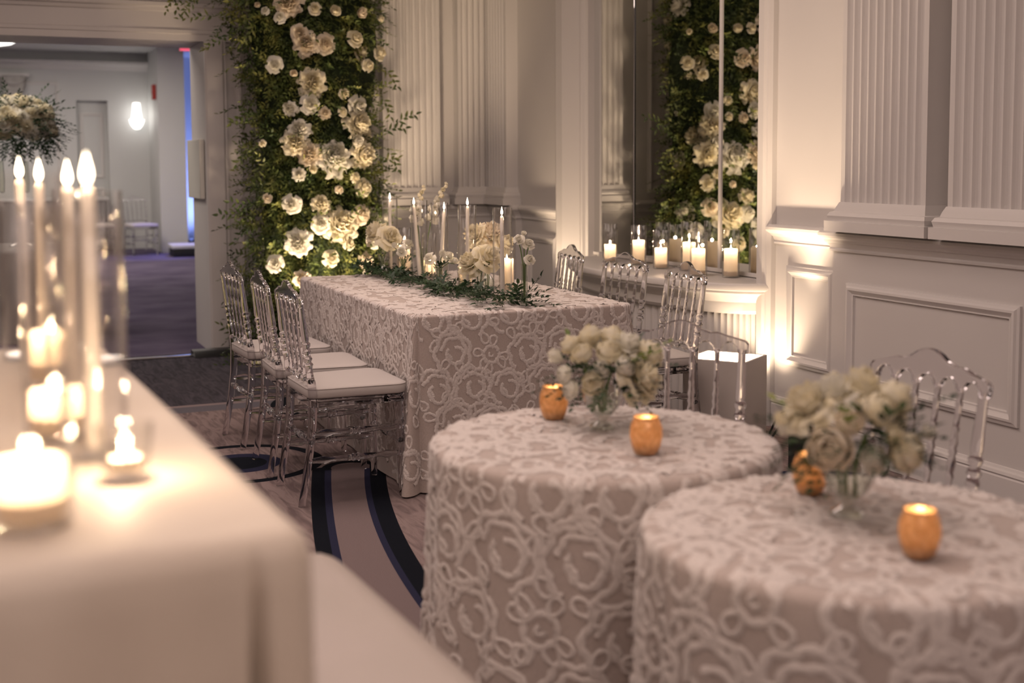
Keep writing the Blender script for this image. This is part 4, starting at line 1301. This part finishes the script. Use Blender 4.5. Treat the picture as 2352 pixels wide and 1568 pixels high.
def uplight(label, x, y, aim, power, angle=70, rz=0.0, z=0.0, col=WARM, lens='lamp_warm', vis=True):
    o = thing('uplight', label, 'lamp', (x, y, z), rz, 'floor uplights')
    link('lamp_can', MB().lathe([(0, .0), (.055, 0), (.06, .006), (.06, .15), (.052, .16), (.050, .13), (0, .125)], 28, cap=False).mesh('lamp_can', angle=50), 'black_metal', o)
    link('lens', MB().lathe([(0, .132), (.03, .132), (.046, .130)], 24, cap=False).mesh('lens'), lens, o)
    spot_light('uplight_beam', (x, y, z + .17), aim, power, col, angle, .7, .045)
    return o


uplight('black can uplight standing inside the grey open box', 3.47, 5.34, (3.66, 5.50, 3.2), 150, 100)
uplight('black can uplight wedged between the grey box and the white casing', 3.755, 5.50, (3.93, 5.66, 1.6), 34, 90)
uplight('black can uplight at the white casing behind the farthest right chair', 3.62, 8.02, (3.80, 8.12, 3.0), 62, 80)
uplight('black can uplight on the floor left of the flower column', 2.00, 8.25, (2.12, 8.85, 1.3), 105, 62)
uplight('black can uplight on the floor right of the flower column', 2.62, 8.20, (2.58, 8.92, 1.5), 130, 76)
bx = thing('light_box', 'grey painted open-topped box glowing inside by the right wall', 'box', (3.467, 5.342, 0), .617)
hw, hd, hh, t = .157, .165, .45, .012
link('side_panel', MB().box(-hw, hw, -hd, -hd + t, 0, hh).mesh('side_panel', bevel=(.002, 1)), 'box_paint', bx)
link('side_panel', MB().box(-hw, hw, hd - t, hd, 0, hh).mesh('side_panel', bevel=(.002, 1)), 'box_paint', bx)
link('side_panel', MB().box(-hw, -hw + t, -hd + t, hd - t, 0, hh).mesh('side_panel', bevel=(.002, 1)), 'box_paint', bx)
link('side_panel', MB().box(hw - t, hw, -hd + t, hd - t, 0, hh).mesh('side_panel', bevel=(.002, 1)), 'box_paint', bx)
pk = thing('power_pack', 'small black power pack on the floor by the right wall', 'power pack', (3.50, 4.72, 0))
link('case', MB().box(-.05, .05, -.06, .06, 0, .20).mesh('case', bevel=(.008, 2)), 'black_rubber', pk)
link('socket', MB().lathe([(0, 0), (.012, 0), (.012, .02), (0, .02)], 12, Matrix.Translation((0, 0, .198))).mesh('socket'), 'black_metal', pk)
for nm, pts in (('upper black cable looping from the grey box to the power pack', [(3.62, 5.20, .02), (3.66, 5.15, .16), (3.64, 5.0, .22), (3.57, 4.85, .22), (3.50, 4.73, .222)]),
                ('lower black cable sagging from the grey box to the power pack', [(3.60, 5.16, .02), (3.645, 5.10, .13), (3.62, 4.98, .16), (3.56, 4.86, .13), (3.54, 4.76, .05)])):
    sp = []
    P_ = [Vector(p) for p in pts]
    for i in range(len(P_) - 1):
        a, b, c, d = P_[max(i - 1, 0)], P_[i], P_[i + 1], P_[min(i + 2, len(P_) - 1)]
        for k in range(6):
            u = k / 6; sp.append(.5 * ((2 * b) + (c - a) * u + (2 * a - 5 * b + 4 * c - d) * u * u + (3 * b - a - 3 * c + d) * u ** 3))
    sp.append(P_[-1])
    tag(link('power_cable', MB().tube(sp, .0055, 8).mesh('power_cable'), 'black_rubber'), nm, 'cable')
tag(link('cable_ramp', MB().prism([(9.34, 0), (9.40, .045), (9.52, .045), (9.54, 0)], 1.44, 2.05, lambda y, z, x: (x, y, z)).mesh('cable_ramp', bevel=(.004, 1)), 'black_rubber'), 'black floor cable cover at the foot of the doorway casing', 'cable cover')

# ------------------------------------------------------------------ things in the hall
sc = thing('wall_sconce', 'bright white two-part sconce on the far hall wall', 'lamp', (2.51, 21.98, 2.05))
link('back_plate', MB().lathe([(0, 0), (.05, 0), (.06, .01), (.05, .03), (0, .03)], 20, Matrix.Translation((0, .02, .2)) @ Matrix.Rotation(PI / 2, 4, 'X')).mesh('back_plate'), 'chrome', sc)
link('lower_bowl', MB().lathe([(0, -.08), (.05, -.07), (.10, .0), (.125, .08), (.12, .085), (0, .07)], 24, Matrix.Translation((0, -.13, .05)), cap=False).mesh('lower_bowl'), 'lamp_white', sc)
link('upper_shade', MB().lathe([(.09, .10), (.07, .22), (.06, .36), (0, .37)], 24, Matrix.Translation((0, -.13, .05)), cap=False).mesh('upper_shade'), 'lamp_white', sc)
point_light('sconce_light', (0, -.45, .2), 1.5, (1, .93, .84), .08, sc)
cl = thing('ceiling_light', 'round white flush light on the hall ceiling', 'lamp', (.30, 19.9, 3.30))
link('dome', MB().lathe([(.34, 0), (.33, -.05), (.24, -.10), (.1, -.125), (0, -.13)], 32, cap=False).mesh('dome'), 'lamp_white', cl)
link('rim', MB().lathe([(.36, 0), (.36, -.03), (.33, -.035), (.33, 0)], 32, cap=False).mesh('rim'), 'chrome', cl)
fa = thing('fire_alarm', 'small red fire alarm unit on the hall pier', 'alarm', (2.71, 21.0, 2.60))
link('case', MB().box(-.05, .01, -.06, .06, -.12, .12).mesh('case', bevel=(.01, 2)), 'red_plastic', fa)
link('strobe', MB().box(-.062, -.048, -.035, .035, -.10, -.04).mesh('strobe', bevel=(.004, 1)), 'white_board', fa)
ex = thing('exit_sign', 'small red lit sign near the hall ceiling', 'sign', (3.18, 20.70, 3.275))
link('housing', MB().box(-.13, .13, -.05, .0, -.03, .02).mesh('housing', bevel=(.006, 1)), 'white_board', ex)
link('lit_face', MB().box(-.11, .11, -.056, -.050, -.025, .005).mesh('lit_face'), 'lamp_red', ex)
tag(link('notice_panel', MB().box(1.560, 1.598, 9.66, 10.24, 1.17, 1.625).mesh('notice_panel', bevel=(.004, 1)), 'white_board'), 'blank pale panel mounted on the doorway reveal', 'panel')
ec = thing('equipment_case', 'low dark equipment case with pale lid far back in the hall', 'case', (3.05, 19.9, 0))
link('case_body', MB().box(-.30, .30, -.25, .25, 0, .13).mesh('case_body', bevel=(.012, 2)), 'black_rubber', ec)
link('lid', MB().box(-.32, .22, -.26, .26, .13, .19).mesh('lid', bevel=(.01, 2)), 'tape', ec)
bl = thing('wash_light', 'blue wash light on the floor far back in the hall', 'lamp', (3.28, 21.3, 0), 0)
link('lamp_can', MB().lathe([(0, 0), (.08, 0), (.08, .16), (.07, .17), (.068, .14), (0, .135)], 24, cap=False).mesh('lamp_can', angle=50), 'black_metal', bl)
link('lens', MB().lathe([(0, .145), (.066, .142)], 24, cap=False).mesh('lens'), 'lamp_blue', bl)
spot_light('wash_beam', (3.28, 21.3, .2), (3.30, 22.6, 1.6), 230, (.26, .36, 1.0), 100, .6, .06)
spot_light('wash_beam_floor', (3.50, 19.4, 2.9), (2.55, 19.9, 0), 260, (.20, .20, 1.0), 34, .8, .1)

# valance over a hall window
va = thing('swag_valance', 'silver grey gathered swag valance high on the hall wall', 'curtain', (.05, 21.9, 2.52))
for k in range(4):
    x0 = -1.0 + .44 * k; P = []
    for j in range(9):
        t = j / 8; row = []
        for i in range(13):
            u = i / 12; sag = .42 * t * math.sin(PI * u) ** .6
            row.append((x0 + .44 * u, -.05 - .05 * math.sin(PI * u) + .025 * math.sin(t * 16), .36 - sag))
        P.append(row)
    link('swag', MB().grid(P).mesh('swag', angle=120), 'silver_cloth', va)
link('pelmet_rail', MB().box(-1.05, .80, -.06, .0, .34, .40).mesh('pelmet_rail', bevel=(.006, 1)), 'trim_paint', va)

# table in the hall with a tall flower stand
ht = thing('hall_table', 'round cloth-covered hall table holding the tall flower stand', 'table', (.30, 11.30, 0))
P = []
for (r, z) in ((.05, .75), (.55, .75), (.57, .745), (.58, .72), (.60, .4), (.63, .004)):
    P.append([((r + (.02 * math.sin(15 * a) if z < .5 else 0)) * math.cos(a), (r + (.02 * math.sin(15 * a) if z < .5 else 0)) * math.sin(a), z) for a in np.linspace(0, 2 * PI, 97)])
link('tablecloth', MB().grid(P).mesh('tablecloth', angle=60), 'hall_dark', ht)
fs = thing('tall_centerpiece', 'domed cream rose centerpiece on a tall clear stand in the hall', 'flower arrangement', (.33, 11.28, .752))
link('stand', MB().lathe([(0, 0), (.10, 0), (.10, .012), (.03, .03), (.022, .06), (.05, .75), (.09, .78), (.088, .782), (.046, .75), (.018, .06), (0, .05)], 28, cap=False).mesh('stand', angle=60), 'clear_glass', fs)
for k in range(5):
    a = k * 1.256; link('glass_drop', MB().lathe([(0, -.01), (.020, 0), (.024, .10), (.018, .25), (0, .26)], 16, Matrix.Translation((.17 * math.cos(a), .17 * math.sin(a), .46))).mesh('glass_drop'), 'vase_glass', fs)
rg2 = random.Random(77)
for i in range(85):
    u = rg2.uniform(-.35, 1); a = i * 2.399; s_ = math.sqrt(max(0, 1 - u * u)); d = Vector((s_ * math.cos(a), s_ * math.sin(a), u))
    p = Vector((d.x * .30, d.y * .30, 1.02 + d.z * .22)); bloom(fs, p, d, rg2.uniform(.10, .14), rg2.choice(('rose', 'peony')), rg2.choice((C_, C_, W_)))
fr = []
for i in range(240):
    u = rg2.uniform(-.75, .9); a = rg2.uniform(0, 6.28); s_ = math.sqrt(1 - u * u); d = Vector((s_ * math.cos(a), s_ * math.sin(a), u))
    fr.append((frame_from(d + Vector((rg2.uniform(-.5, .5), rg2.uniform(-.5, .5), rg2.uniform(-.6, .2))), (0, 0, 1), Vector((d.x * .25, d.y * .25, 1.0 + d.z * .19)), rg2.uniform(.5, .85)), rg2.randrange(4)))
merged_sprigs('foliage', fr, 'leaf_dark', fs)
hb = thing('dark_sideboard', 'dark sideboard against the far hall wall', 'sideboard', (1.2, 21.6, 0))
link('carcass', MB().box(-.9, .75, -.3, .3, .08, .85).mesh('carcass', bevel=(.008, 1)), 'hall_dark', hb)
link('worktop', MB().box(-.93, .78, -.33, .33, .85, .90).mesh('worktop', bevel=(.006, 1)), 'tape', hb)
for k in range(3):
    d = link('cabinet_door', MB().box(-.87 + .54 * k, -.36 + .54 * k, -.325, -.30, .12, .82).mesh('cabinet_door', bevel=(.006, 1)), 'hall_dark', hb)
    link('knob', MB().lathe([(0, 0), (.015, .0), (.02, .02), (0, .03)], 10, Matrix.Translation((-.42 + .54 * k, -.325, .5)) @ Matrix.Rotation(PI / 2, 4, 'X')).mesh('knob'), 'chrome', d)
